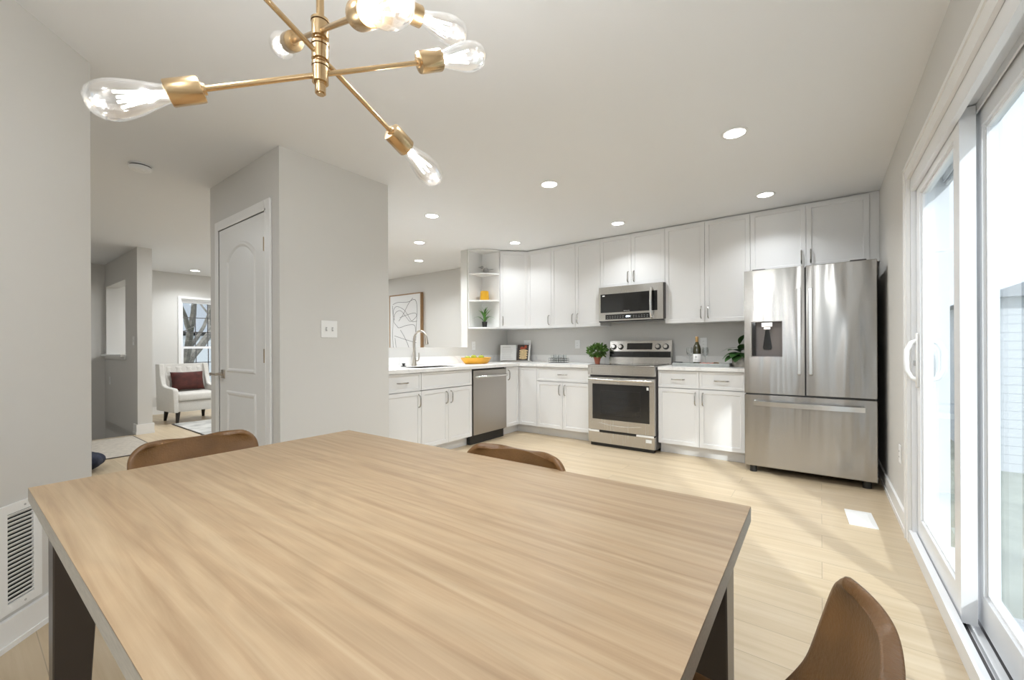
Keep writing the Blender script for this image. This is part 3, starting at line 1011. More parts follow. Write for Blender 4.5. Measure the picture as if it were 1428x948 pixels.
def fridge():
    x0, x1, yf, zt = -.5475, .345, 4.20, 1.775
    t = thing('refrigerator', 'stainless french-door refrigerator with bottom freezer drawer', 'refrigerator', (x0, yf, 0))
    k = dict(parent=t, world=True)
    MB().box(x0 + .006, x1 - .006, yf + .075, 4.98, .055, zt - .015).build('case', 'dark_grey', smooth=False, **k)
    xm = -.105
    dz0 = .700
    hx0, hx1, hz0, hz1 = -.493, -.264, 1.02, 1.326
    dl = MB().ring(x0, xm - .0035, dz0, zt, hx0, hx1, hz0, hz1, yf, yf + .068).build('left_door', 'steel_fridge', smooth=False, **k)
    dr = MB().box(xm + .0035, x1, yf, yf + .068, dz0, zt, .004).build('right_door', 'steel_fridge', smooth=False, **k)
    fz = MB().box(x0, x1, yf, yf + .068, .062, .688, .004).build('freezer_drawer', 'steel_fridge', smooth=False, **k)
    # dispenser
    e = .004
    b = MB().box(hx0, hx1, yf + .060, yf + .066, hz0, hz1)
    b.box(hx0, hx0 + e, yf + .002, yf + .06, hz0, hz1).box(hx1 - e, hx1, yf + .002, yf + .06, hz0, hz1).box(hx0, hx1, yf + .002, yf + .06, hz1 - e, hz1).box(hx0, hx1, yf + .002, yf + .06, hz0, hz0 + e)
    b.build('dispenser_recess', 'taupe_plastic', parent=dl, world=True, smooth=False)
    xc = (hx0 + hx1) / 2
    MB().box(hx0 + .0045, hx0 + .032, yf + .012, yf + .059, hz0 + .005, hz1 - .005).build('control_strip', 'black_glass', parent=dl, world=True, smooth=False)
    MB().box(xc - .04, xc + .045, yf + .004, yf + .058, hz1 - .048, hz1 - .006, .004).box(xc - .025, xc + .03, yf + .015, yf + .055, hz1 - .07, hz1 - .046, .004).build('dispenser_nozzle', 'handle_steel', parent=dl, world=True, smooth=False)
    MB().prism([(xc - .012, hz1 - .07), (xc + .016, hz1 - .07), (xc + .036, hz0 + .08), (xc + .03, hz0 + .062), (xc - .026, hz0 + .062), (xc - .032, hz0 + .08)], 0, .006, M=Matrix.Translation((0, yf + .054, 0)) @ Matrix.Rotation(R(90), 4, 'X')).build('dispenser_paddle', 'black_glass', parent=dl, world=True, smooth=False)
    for d_, xh in ((dl, -.145), (dr, -.068)):
        MB().box(xh - .014, xh + .014, yf - .052, yf - .034, .875, 1.585, .005).box(xh - .01, xh + .01, yf - .036, yf, .885, .915).box(xh - .01, xh + .01, yf - .036, yf, 1.545, 1.575).build('handle', 'handle_steel', parent=d_, world=True, smooth=False)
    n = 14
    b = MB()
    xa, xb = x0 + .075, x1 - .075
    vs = []
    for i in range(n + 1):
        q = i / n
        x = xa + (xb - xa) * q
        y = yf - .052 - .022 * math.sin(PI * q)
        vs.append([b.bm.verts.new(p) for p in ((x, y, .598), (x, y, .636), (x, y + .016, .636), (x, y + .016, .598))])
    for A_, B_ in zip(vs, vs[1:]):
        for i in range(4):
            b.bm.faces.new((A_[i], A_[(i + 1) % 4], B_[(i + 1) % 4], B_[i]))
    b.bm.faces.new(vs[0]); b.bm.faces.new(vs[-1][::-1])
    b.box(xa, xa + .022, yf - .042, yf, .600, .634).box(xb - .022, xb, yf - .042, yf, .600, .634)
    b.build('handle', 'handle_steel', parent=fz, world=True, smooth=False)
    MB().box(x0 + .01, x1 - .01, yf + .01, yf + .07, .688, .700).box(xm - .003, xm + .003, yf + .02, yf + .07, .70, zt - .01).build('door_gasket', 'black_plastic', smooth=False, **k)
    for x in (x0 + .06, x1 - .06):
        MB().cyl((x, yf + .06, 0), (x, yf + .06, .06), .028).build('foot', 'black_plastic', **k)
        MB().cyl((x, 4.88, 0), (x, 4.88, .06), .028).build('foot', 'black_plastic', **k)
    for x, xx in ((x0 + .06, x0 + .16), (x1 - .16, x1 - .06)):
        MB().box(x, xx, yf + .02, yf + .12, zt - .012, zt + .012, .003).build('hinge_cover', 'dark_grey', smooth=False, **k)
fridge()

# ------------------------------------------------------------------ dining table and chairs
def table():
    P = [(-1.655, .114), (-.12, .125), (-.128, 1.068), (-1.665, 1.034)]
    t = thing('dining_table', 'light oak dining table with dark tapered legs', 'table', (-.89, .585, 0))
    b = MB().prism(P, .7265, .75)
    top = b.build('tabletop', 'table_oak', parent=t, world=True, smooth=False)
    e = .0006
    c = (-.89, .585)
    Q = [(c[0] + (x - c[0]) * (1 + e), c[1] + (y - c[1]) * (1 + e)) for x, y in P]
    Q2 = [(c[0] + (x - c[0]) * .97, c[1] + (y - c[1]) * .97) for x, y in P]
    b = MB()
    n = len(Q)
    rows = [[b.bm.verts.new((x, y, z)) for x, y in Q] for z in (.7165, .7488)] 
    inn = [b.bm.verts.new((x, y, .7165)) for x, y in Q2]
    for i in range(n):
        j = (i + 1) % n
        b.bm.faces.new((rows[0][i], rows[0][j], rows[1][j], rows[1][i]))
        b.bm.faces.new((inn[i], inn[j], rows[0][j], rows[0][i]))
    b.bm.faces.new(inn)
    b.build('edge_band', 'table_edge', parent=t, world=True, smooth=False)
    for (x, y), sx, sy in zip(P, (1, -1, -1, 1), (1, 1, -1, -1)):
        x += sx * (.048 if sx > 0 else .030); y += sy * .030
        b = MB()
        a1, a2 = .092, .058
        lo = [(x, y), (x + sx * a2, y), (x + sx * a2, y + sy * a2), (x, y + sy * a2)]
        hi = [(x, y), (x + sx * a1, y), (x + sx * a1, y + sy * a1), (x, y + sy * a1)]
        vl = [b.bm.verts.new((*p, 0)) for p in lo]
        vh = [b.bm.verts.new((*p, .7165)) for p in hi]
        b.bm.faces.new(vl); b.bm.faces.new(vh)
        for i in range(4):
            b.bm.faces.new((vl[i], vl[(i + 1) % 4], vh[(i + 1) % 4], vh[i]))
        b._bev(vl + vh, .003)
        b.build('leg', 'leg_dark', parent=t, world=True, smooth=False)
table()


def chair_shell():
    """moulded bucket: front faces +y, u across, v from seat front over the back to its top edge"""
    prof = [(.235, .455), (.20, .468), (.12, .462), (.0, .447), (-.10, .442), (-.165, .456), (-.20, .492), (-.222, .55), (-.238, .62), (-.252, .69), (-.262, .745), (-.266, .775)]
    n = len(prof) - 1
    def at(v):
        s = v * n
        i = min(int(s), n - 1)
        q = s - i
        p0, p1, p2, p3 = (Vector(prof[max(0, min(n, j))]) for j in (i - 1, i, i + 1, i + 2))
        return .5 * ((2 * p1) + (p2 - p0) * q + (2 * p0 - 5 * p1 + 4 * p2 - p3) * q * q + (3 * p1 - p0 - 3 * p2 + p3) * q ** 3)
    def f(u, v):
        v = 1 - (1 - v) ** 1.35
        p = at(v)
        x = 2 * u - 1
        hw = .225 + .012 * math.sin(PI * min(1, v * 1.5))
        s = max(0, (v - .5) / .5)
        hw -= .012 * s
        rc = .055
        top = (.775 - p.y)
        if v > .55 and top < rc:
            hw -= rc - math.sqrt(max(0, rc * rc - (rc - top) ** 2))
        if v < .12:
            q = 1 - v / .12
            hw -= .05 * (1 - math.sqrt(max(0, 1 - q * q)))
        w = abs(x) ** 2.6
        back = min(1, max(0, (v - .42) / .2))
        seat = 1 - back
        curl = .075 * (1 - .35 * s)
        mid = max(0, 1 - abs(v - .5) / .22)
        y = p.x + back * curl * w + mid * .03 * w
        z = p.y + seat * .045 * w + mid * .03 * w
        return Vector((x * hw * .93, y, z))
    return MB().grid(f, 20, 40)


def dining_chair(label, loc, rot):
    t = thing('dining_chair', label, 'chair', loc, rot, 'brown leather bucket chairs at the dining table')
    chair_shell().build('shell', 'leather', parent=t, solid=.02, sub=1)
    b = MB()
    for s in (-1, 1):
        b.tube([(s * .15, .14, .435), (s * .15, -.12, .425)], .009, 8)
    b.tube([(-.15, .0, .43), (.15, .0, .43)], .009, 8)
    b.build('seat_frame', 'black_metal', parent=t)
    for sx in (-1, 1):
        for y0, y1 in ((.14, .21), (-.12, -.20)):
            MB().tube([(sx * .15, y0, .435), (sx * .165, y0 + (y1 - y0) * .3, .30), (sx * .20, y1, 0)], [.011, .010, .008], 10).build('leg', 'black_metal', parent=t)
    return t


c0 = dining_chair('brown leather bucket chair at the far left end of the table', (-1.655, .545, 0), R(-90))
copy_tree(c0, (-.79, .845, 0), R(180), 'brown leather bucket chair tucked in on the kitchen side of the table')
copy_tree(c0, (-.205, .62, 0), R(86), 'brown leather bucket chair in the right foreground by the glass door')

# ------------------------------------------------------------------ chandelier
def chandelier():
    X, Y = -.811, .444
    t = thing('chandelier', 'brass sputnik chandelier with clear filament bulbs above the table', 'chandelier', (X, Y, 1.62))
    k = dict(parent=t, world=True)
    MB().lathe([(0, 2.4395), (.065, 2.4395), (.065, 2.42), (.055, 2.412), (.012, 2.41), (0, 2.41)], o=(X, Y, 0), seg=32).build('canopy', 'brass', **k)
    MB().cyl((X, Y, 1.63), (X, Y, 2.412), .0075).build('stem', 'brass', **k)
    for i, (z0, z1) in enumerate(((1.642, 1.680), (1.688, 1.722), (1.733, 1.770), (1.850, 1.893))):
        r = .0165 if i else .0155
        MB().cyl((X, Y, z0), (X, Y, z1), r, seg=24, bev=.004).cyl((X, Y, z1 - .002), (X, Y, z1 + .003), r + .001, seg=24).build('hub', 'brass', **k)
    MB().cyl((X, Y, 1.622), (X, Y, 1.645), .0105, seg=20, bev=.003).build('finial', 'brass', **k)
    hubs = {'a': 1.663, 'b': 1.712, 'c': 1.760, 'd': 1.872}
    ends = [('a', (-.902, .276, 1.585)), ('a', (-.724, .62, 1.747)), ('b', (-.817, .615, 1.626)), ('b', None), ('c', (-.607, .396, 1.653)), ('c', None), ('d', (-.762, .593, 1.876)), ('d', None)]
    last = None
    for h, e in ends:
        H = Vector((X, Y, hubs[h]))
        if h == 'c': H = Vector((X, Y, 1.752))
        if h == 'b': H = Vector((X, Y, 1.700))
        if e is None:
            E_ = 2 * H - last
        else:
            E_ = Vector(e)
        last = E_
        d = (E_ - H).normalized()
        MB().cyl(H, E_, .0052, seg=14).build('arm', 'brass', **k)
        pr = [(0, 0), (.010, 0), (.0105, .004), (.0215, .006), (.0225, .010), (.0225, .058), (.021, .060), (.0195, .058), (.0195, .03), (0, .03)]
        MB().lathe(pr, o=tuple(E_), axis=tuple(d), seg=28).build('socket', 'brass', **k)
        B0 = E_ + d * .046
        g = [(.0125, 0), (.0145, .012), (.0185, .028), (.0235, .046), (.0285, .064), (.0315, .080), (.0325, .092), (.0310, .106), (.0262, .119), (.0165, .1285), (.006, .1315), (0, .132)]
        bulb = MB().lathe(g, o=tuple(B0), axis=tuple(d), seg=28).build('bulb', 'bulb_glass', angle=180, **k)
        fm = frame_of(d)
        b = MB()
        for q in range(4):
            a = PI / 4 + q * PI / 2
            u = fm @ Vector((math.cos(a), math.sin(a), 0))
            b.tube([B0 + d * .030 + u * .004, B0 + d * .088 + u * .0125], .0022, 8)
        b.build('filament', 'filament', parent=bulb, world=True)
        MB().cyl(E_ + d * .050, E_ + d * .0575, .0193, seg=24).build('bulb_collar', 'brass', parent=bulb, world=True)
        MB().cyl(B0 + d * .004, B0 + d * .034, .0055, .0028, seg=12).build('glass_stem', 'clear_glass', parent=bulb, world=True)
        l = bpy.data.lights.new('bulb_light', 'POINT')
        l.energy = BULB_W; l.color = WARM; l.shadow_soft_size = .012
        lo = bpy.data.objects.new('bulb_light', l); C.objects.link(lo)
        lo.parent = bulb
        lo.location = WM[t.name].inverted() @ (B0 + d * .06)
chandelier()

# ------------------------------------------------------------------ ceiling fixtures
def can(label, x, y, watt=CAN_W, spread=128, r=.062):
    t = thing('recessed_light', label, 'ceiling light', (x, y, CE), 0, 'recessed ceiling lights')
    MB().lathe([(r, -.001), (r + .012, -.0005), (r + .016, -.003), (r + .012, -.006), (r, -.007), (r - .004, -.004)], seg=32).build('trim_ring', 'white_plastic', parent=t)
    MB().lathe([(0, -.0055), (r - .002, -.0055), (r - .002, -.0015), (0, -.0015)], seg=32).build('lens', 'lamp_lens', parent=t)
    l = bpy.data.lights.new('can_light', 'AREA')
    l.shape = 'DISK'; l.size = 2 * r; l.energy = watt; l.color = WARM; l.spread = R(spread)
    lo = bpy.data.objects.new('can_light', l); C.objects.link(lo)
    lo.parent = t; lo.location = (0, 0, -.009)
    return t
can('recessed light nearest the camera, above the open floor on the right', -.427, 2.903)
can('recessed light in the front row, middle of the kitchen ceiling', -1.771, 2.898)
can('recessed light in the front row, close to the sink run', -3.134, 2.872)
can('recessed light over the half wall, nearer of the two living room ones', -4.05, 3.50, 7)
can('recessed light farthest into the living room above the picture', -4.90, 4.22, 5)
can('recessed light in front of the diagonal corner cabinet', -3.104, 4.244, 2.2)
can('recessed light in front of the microwave', -1.745, 4.256, 2.6)
can('recessed light in front of the fridge cabinet', -.387, 4.242, 2.6)
can('recessed light in the far room above the armchair', -8.505, 2.441, 3.5)
can('added unseen fill light in the middle of the living room, behind the pantry', -6.3, 2.65, 16, 180)  # invented can out of view, lifts the living room brightness
can('added unseen fill light deeper in the living room, behind the pantry', -7.2, 3.45, 16, 180)  # second invented living room can, fill only
can('added unseen fill light over the sunken entry', -8.0, -.4, 2, 180)  # invented can out of view, weak fill for the entry
can('added unseen fill light in the hall behind the angled wall, nearer the table', -3.7, -.55, 6, 180)  # out-of-view can added to brighten the hall and pantry door
can('added unseen fill light in the hall behind the angled wall, nearer the entry', -5.3, .0, 4, 180)  # another out-of-view can added as hall fill
can('added unseen fill light in the dining ceiling behind the camera', .0, -1.2, 14, 180)  # can added out of view as fill from behind the camera
t = thing('smoke_detector', 'round white smoke detector on the ceiling left of the pantry', 'smoke detector', (-3.941, .807, CE))
MB().lathe([(0, -.0005), (.068, -.0005), (.068, -.009), (0, -.009)], seg=32).build('base_plate', 'white_plastic', parent=t)
MB().lathe([(0, -.009), (.061, -.009), (.061, -.018), (0, -.018)], seg=32).build('vent_gap', 'dark_grey', parent=t)
MB().lathe([(0, -.018), (.066, -.018), (.064, -.030), (.055, -.040), (.03, -.043), (.028, -.046), (0, -.046)], seg=32).build('cover', 'white_plastic', parent=t)

# ------------------------------------------------------------------ vents, plates
def return_vent():
    M_ = Matrix.Translation((A.x, A.y, 0)) @ Matrix.Rotation(math.atan2(D.y, D.x), 4, 'Z')
    x0, x1, z0, z1 = .262, .60, .128, .530
    p = M_ @ Vector((x0, 0, z0))
    t = thing('return_vent', 'white louvered return air vent low on the angled wall', 'vent', p, math.atan2(D.y, D.x))
    w, h = x1 - x0, z1 - z0
    y = .001
    fr = .034
    c0, c1 = fr + .103, fr + .137
    b = MB()
    b.box(0, fr, y, .010, 0, h).box(w - fr, w, y, .010, 0, h).box(fr, w - fr, y, .010, 0, fr).box(fr, w - fr, y, .010, h - fr, h).box(c0, c1, y, .010, fr, h - fr)
    b.build('frame', 'white_plastic', parent=t, smooth=False)
    MB().box(fr, w - fr, y, .002, fr, h - fr).build('duct_back', 'black_plastic', parent=t, smooth=False)
    n = 21
    for xa, xb in ((fr, c0), (c1, w - fr)):
        b = MB()
        for i in range(n):
            z = fr + (h - 2 * fr) * (i + .5) / n
            b.box(xa, xb, -.0012, .0012, -.0062, .0062, M=Matrix.Translation((0, .006, z)) @ Matrix.Rotation(R(-35), 4, 'X'))
        b.build('louvers', 'white_plastic', parent=t, smooth=False)
    for x in (.07, w - .07):
        for z in (.017, h - .017):
            MB().cyl((x, .010, z), (x, .0115, z), .004, seg=12).build('screw', 'grey_plastic', parent=t)
return_vent()

t = thing('floor_register', 'white rectangular floor register near the glass door', 'vent', (.20, 3.47, 0), R(3))
MB().ring(-.07, .07, -.145, .145, -.045, .045, -.115, .115, .0005, .005, M=Matrix(((1, 0, 0, 0), (0, 0, 1, 0), (0, 1, 0, 0), (0, 0, 0, 1)))).build('frame', 'white_plastic', parent=t, smooth=False)
b = MB()
for i in range(15):
    yy = -.115 + .23 * (i + .5) / 15
    b.box(-.045, .045, -.004, .004, -.0005, .0005, M=Matrix.Translation((0, yy, .003)) @ Matrix.Rotation(R(30), 4, 'X'))
b.box(-.045, .045, -.115, .115, .0005, .001)
b.build('louvers', 'white_plastic', parent=t, smooth=False)


def plate(name, label, cat, p, rz, w=.072, h=.115, style='outlet', group=None):
    """cover plate; local front is -y"""
    t = thing(name, label, cat, p, rz, group)
    MB().box(-w / 2, w / 2, -.006, -.0005, -h / 2, h / 2, .002).build('cover_plate', 'white_plastic', parent=t, smooth=False)
    n = max(1, round(w / .06)) if w > .1 else 1
    for i in range(n):
        x = (i - (n - 1) / 2) * .046
        if style == 'switch':
            MB().box(x - .006, x + .006, -.0075, -.006, -.014, .014).build('switch_slot', 'grey_plastic', parent=t, smooth=False)
            MB().box(x - .004, x + .004, -.016, -.0075, -.004, .006, .001).build('toggle', 'white_plastic', parent=t, smooth=False)
        else:
            MB().box(x - .017, x + .017, -.0075, -.006, -.034, .034, .001).build('receptacle', 'white_plastic', parent=t, smooth=False)
            b = MB()
            for z in (-.018, .018):
                b.box(x - .007, x - .005, -.0082, -.0074, z - .004, z + .004).box(x + .005, x + .007, -.0082, -.0074, z - .004, z + .004)
            b.build('slots', 'dark_grey', parent=t, smooth=False)
    return t
plate('light_switch', 'white double toggle switch plate on the pantry wall', 'switch', (PX1, 1.611, 1.247), R(90), .122, .122, 'switch')
plate('light_switch', 'small bright switch plate on the stub wall by the stairs', 'switch', (-7.30, 1.42, 1.22), 0, .072, .115, 'switch')
OG = 'white wall outlets'
plate('wall_outlet', 'white outlet above the fruit bowl beside the pass-through', 'outlet', (WK, 4.27, 1.137), R(90), group=OG)
plate('wall_outlet', 'white double outlet behind the open cookbook', 'outlet', (-3.468, NW, 1.157), 0, .122, group=OG)
plate('wall_outlet', 'white outlet between wire basket and leafy terracotta pot', 'outlet', (-2.644, NW, 1.15), 0, group=OG)
plate('wall_outlet', 'white outlet behind the wine bottle', 'outlet', (-1.061, NW, 1.153), 0, group=OG)
plate('wall_outlet', 'white outlet low on the wall between fridge and glass door', 'outlet', (EW, 3.60, .42), R(-90), group=OG)
plate('wall_outlet', 'white outlet low on the wall under the stair ledge', 'outlet', (-8.70, 1.42, .634), 0, group=OG)

# ------------------------------------------------------------------ counter and shelf items
def arch_leafball(t, c, r, n, size, m, name='foliage', seed=3, sq=(1, 1, .8)):
    rnd = random.Random(seed)
    b = MB()
    for i in range(n):
        d = Vector((rnd.gauss(0, 1), rnd.gauss(0, 1), rnd.gauss(0, 1))).normalized()
        q = rnd.uniform(.45, 1.0)
        p = Vector(c) + Vector((d.x * sq[0], d.y * sq[1], d.z * sq[2])) * r * q
        dd = (d + Vector((rnd.uniform(-.6, .6), rnd.uniform(-.6, .6), rnd.uniform(-.2, .7)))).normalized()
        b.leaf(p, p + dd * size * rnd.uniform(.8, 1.3), size * .32, up=(rnd.uniform(-1, 1), rnd.uniform(-1, 1), 1), n=4)
    return b.build(name, m, parent=t)


# leafy plant in terracotta pot
t = thing('potted_plant', 'bushy green plant in a small terracotta pot left of the range', 'plant', (-2.243, 4.80, CT1))
MB().lathe([(0, 0), (.029, 0), (.040, .062), (.044, .062), (.046, .082), (.040, .082), (.036, .070), (0, .070)], seg=24).build('pot', 'terracotta', parent=t)
arch_leafball(t, (0, 0, .16), .100, 400, .040, 'leaf_green', sq=(1.18, 1.0, .74))
MB().tube([(0, 0, .06), (.01, 0, .12), (0, .01, .17)], .006, 6).tube([(.01, 0, .06), (-.03, .01, .15)], .004, 6).tube([(0, 0, .06), (.04, -.01, .15)], .004, 6).build('stems', 'stem_brown', parent=t)

# wire basket with glass jars
t = thing('wire_basket', 'dark wire basket holding small glasses on the back counter', 'basket', (-2.80, 4.80, CT1))
b = MB()
bw, bd, bh = .118, .06, .062
for z in (.004, .034, bh):
    b.tube([(-bw, -bd, z), (bw, -bd, z), (bw, bd, z), (-bw, bd, z), (-bw, -bd, z)], .0022, 6)
for i in range(9):
    x = -bw + 2 * bw * i / 8
    for y in (-bd, bd):
        b.tube([(x, y, .004), (x, y, bh)], .0016, 6)
    b.tube([(x, -bd, .004), (x, bd, .004)], .0016, 6)
b.build('wire_frame', 'black_metal', parent=t)
gj = None
for i in range(3):
    for j in range(2):
        x, y = -.075 + .075 * i, -.028 + .056 * j
        o = MB().lathe([(0, 0), (.024, 0), (.026, .02), (.026, .085), (.024, .10), (.0225, .10), (.0245, .083), (.0245, .005), (0, .005)], seg=20).build('glass_tumbler', 'clear_glass')
        o.location = (-2.80 + x, 4.80 + y, CT1 + .007)
        tag(o, 'small clear tumbler in the wire basket, %s of the %s row' % (('left', 'middle', 'right')[i], ('front', 'back')[j]), 'glass', 'tumblers in the wire basket')

# cookbook on the corner counter
t = thing('cookbook', 'open cookbook on a stand in the counter corner', 'book', (-3.54, 4.86, CT1))
tilt = R(-16)
for nm, sgn, m in (('left_page', -1, 'paper'), ('right_page', 1, 'photo_dark')):
    Mp = Matrix.Rotation(R(26), 4, 'Z') @ Matrix.Rotation(R(-8 * sgn), 4, 'Z') @ Matrix.Rotation(tilt, 4, 'X')
    if sgn < 0:
        b = MB().box(-.235, -.002, -.012, 0, .012, .25, .003, M=Mp)
    else:
        b = MB().box(.002, .20, -.012, 0, .012, .25, .003, M=Mp)
    pg = b.build(nm, m if sgn > 0 else 'paper', parent=t, smooth=False)
    b = MB()
    if sgn < 0:
        b.box(-.20, -.08, -.0128, -.012, .212, .218, M=Mp)
        for i in range(9):
            b.box(-.21, -.21 + random.uniform(.13, .17), -.0128, -.012, .19 - i * .018, .1925 - i * .018, M=Mp)
        b.build('text_lines', 'ink', parent=pg, smooth=False)
    else:
        for i in range(4):
            b.prism([(.10 + .062 * math.cos(a * PI / 10) + random.uniform(-.003, .003), .055 + i * .035 + .022 * math.sin(a * PI / 10)) for a in range(20)], 0, .0006 + .0002 * i, M=Mp @ Matrix.Translation((0, -.0122, 0)) @ Matrix.Rotation(R(90), 4, 'X'))
        b.build('printed_pancakes', 'photo_pancake', parent=pg, smooth=False)
        b = MB()
        for i in range(9):
            cx, cz = .06 + .085 * random.random(), .195 + .04 * random.random()
            b.prism([(cx + .02 * math.cos(a * PI / 6), cz + .014 * math.sin(a * PI / 6)) for a in range(12)], 0, .0012 + i * .0001, M=Mp @ Matrix.Translation((0, -.0122, 0)) @ Matrix.Rotation(R(90), 4, 'X'))
        b.build('printed_berries', 'photo_berry', parent=pg, smooth=False)
        MB().box(.175, .20, -.0127, -.012, .012, .25, M=Mp).build('page_margin', 'paper', parent=pg, smooth=False)
Mp = Matrix.Rotation(R(26), 4, 'Z')
MB().box(-.22, .22, -.03, .07, 0, .008, M=Mp).box(-.22, .22, -.034, -.026, 0, .02, M=Mp).box(-.03, .03, .05, .06, 0, .2, M=Mp).build('stand', 'silver', parent=t, smooth=False)

# fruit bowl
t = thing('fruit_bowl', 'oval orange woven bowl on the counter beside the sink', 'bowl', (-3.55, 4.00, CT1))
b = MB().lathe([(0, 0), (.70, 0), (.80, .012), (.94, .05), (1.0, .078), (.96, .078), (.90, .05), (.76, .02), (0, .014)], seg=40, flute=lambda a: 1 + .012 * math.cos(20 * a))
bmesh.ops.transform(b.bm, matrix=Matrix.Diagonal((.15, .235, 1, 1)), verts=b.bm.verts[:])
b.build('bowl_body', 'bowl_orange', parent=t)
AP = [(-.02, -.14, 'at the end nearest the faucet'), (.02, -.07, 'second from the faucet end'), (-.03, .0, 'in the middle of the bowl'), (.03, .06, 'in front on the right half'), (-.02, .125, 'at the end nearest the cookbook')]
for i, (dx, dy, w) in enumerate(AP):
    a = thing('apple', 'green apple in the orange bowl, ' + w, 'apple', (-3.55 + dx, 4.00 + dy, CT1 + .016), 0, 'apples in the fruit bowl')
    hz = (.0, .012, -.004, .008, .004)[i] + .02
    MB().lathe([(0, hz + .004), (.014, hz), (.030, hz + .012), (.036, hz + .034), (.033, hz + .052), (.020, hz + .063), (.006, hz + .060), (0, hz + .055)], seg=20).build('fruit_flesh', 'apple_green', parent=a)
    MB().tube([(0, 0, hz + .055), (.004, .002, hz + .074)], .0016, 6).build('stem', 'stem_brown', parent=a)

# tray group right of the range
t = thing('serving_tray', 'grey rectangular stone tray between range and fridge', 'tray', (-1.005, 4.72, CT1))
b = MB().box(-.265, .265, -.125, .125, 0, .012, .004)
for x0, x1, y0, y1 in ((-.275, .275, -.135, -.12), (-.275, .275, .12, .135), (-.275, -.26, -.12, .12), (.26, .275, -.12, .12)):
    b.box(x0, x1, y0, y1, 0, .034, .004)
b.build('tray_body', 'tray_grey', parent=t, smooth=False)
t = thing('wine_bottle', 'dark green wine bottle with white label standing on the grey tray', 'bottle', (-1.055, 4.70, CT1 + .0125))
MB().lathe([(0, 0), (.037, 0), (.039, .006), (.039, .165), (.034, .195), (.022, .222), (.0150, .245), (.0145, .29), (0, .29)], seg=28).build('bottle_body', 'bottle_glass', parent=t)
MB().lathe([(.0151, .235), (.0155, .236), (.0155, .298), (.0145, .30), (0, .30)], seg=24).build('foil_cap', 'gold_foil', parent=t)
lab = MB().lathe([(.0394, .03), (.0398, .031), (.0398, .115), (.0394, .116)], seg=32).build('label', 'paper', parent=t)
MB().cyl((0, -.0396, .085), (0, -.0404, .085), .011, seg=20).box(-.018, .018, -.0404, -.036, .055, .058).build('label_print', 'ink', parent=lab)
for dx, dy, w in ((-.085, .055, 'left'), (.065, .075, 'right')):
    g = MB().lathe([(0, 0), (.030, 0), (.030, .002), (.005, .006), (.0035, .02), (.0035, .075), (.010, .085), (.030, .105), (.036, .135), (.034, .17), (.031, .185), (.030, .185), (.0335, .17), (.0345, .135), (.029, .108), (0, .09)], seg=24).build('wine_glass', 'clear_glass')
    g.location = (-1.055 + dx, 4.70 + dy, CT1 + .0125)
    tag(g, 'clear stemmed wine glass on the tray just %s of the bottle' % w, 'glass', 'wine glasses on the tray')
t = thing('cheese_knife', 'dark-handled knife lying across the left edge of the tray', 'knife', (-1.18, 4.62, CT1 + .036))
MB().box(-.085, .0, -.008, .008, .0, .010, .003).build('grip', 'black_plastic', parent=t, smooth=False)
MB().prism([(0, -.008), (.09, -.008), (.10, 0), (.085, .008), (0, .008)], .004, .006).build('blade', 'silver', parent=t, smooth=False)
t = thing('serving_board', 'small board of sliced meat on the tray beside the bottle', 'board', (-.93, 4.655, CT1 + .0125))
MB().box(-.09, .10, -.05, .05, 0, .012, .003).build('board_base', 'nut_brown', parent=t, smooth=False)
for i in range(6):
    MB().lathe([(0, 0), (.021, 0), (.022, .003), (.018, .008), (0, .009)], o=(-.065 + i * .022, -.02 + .012 * (i % 3), .0125 + .003 * (i % 2)), axis=(.25, -.2, 1), seg=16).build('meat_slice', 'meat_pink', parent=t)
for i in range(5):
    MB().ball((.055 + .016 * (i % 3), -.012 + .02 * (i // 3), .022), .011, u=10, v=8).build('olive', 'nut_brown', parent=t)
t = thing('potted_plant', 'broad-leaved plant in a pale stone pot beside the fridge', 'plant', (-.655, 4.74, CT1))
MB().lathe([(0, 0), (.068, 0), (.074, .02), (.077, .09), (.074, .095), (.070, .09), (.068, .075), (0, .075)], seg=28).build('pot', 'stone_pot', parent=t)
MB().lathe([(0, .076), (.068, .076), (0, .082)], seg=20).build('soil', 'soil', parent=t)
stem = [((0, 0, .07), (.0, 0, .16), (-.005, 0, .23))]
MB().tube(stem[0], .004, 8).build('stem', 'stem_brown', parent=t)
LV = [((-.005, 0, .23), (.045, -.03, .31), .030), ((0, 0, .19), (-.15, -.03, .15), .016), ((0, 0, .15), (-.13, -.05, .085), .042), ((0, 0, .14), (-.05, -.12, .10), .045), ((0, 0, .16), (.10, -.05, .17), .04), ((0, 0, .14), (.06, -.11, .09), .042), ((0, 0, .17), (.02, .1, .2), .035), ((0, 0, .13), (-.09, .05, .12), .035), ((0, 0, .12), (-.10, -.10, .06), .045), ((0, 0, .15), (-.08, -.09, .16), .042), ((0, 0, .13), (-.02, -.13, .06), .042), ((0, 0, .17), (.06, -.07, .22), .036)]
for p0, p1, w in LV:
    p1 = tuple(a + (c - a) * 1.2 for a, c in zip(p0, p1))
    MB().leaf(p0, p1, w * 1.25, bend=.12, n=8).build('leaf', 'leaf_dark', parent=t)

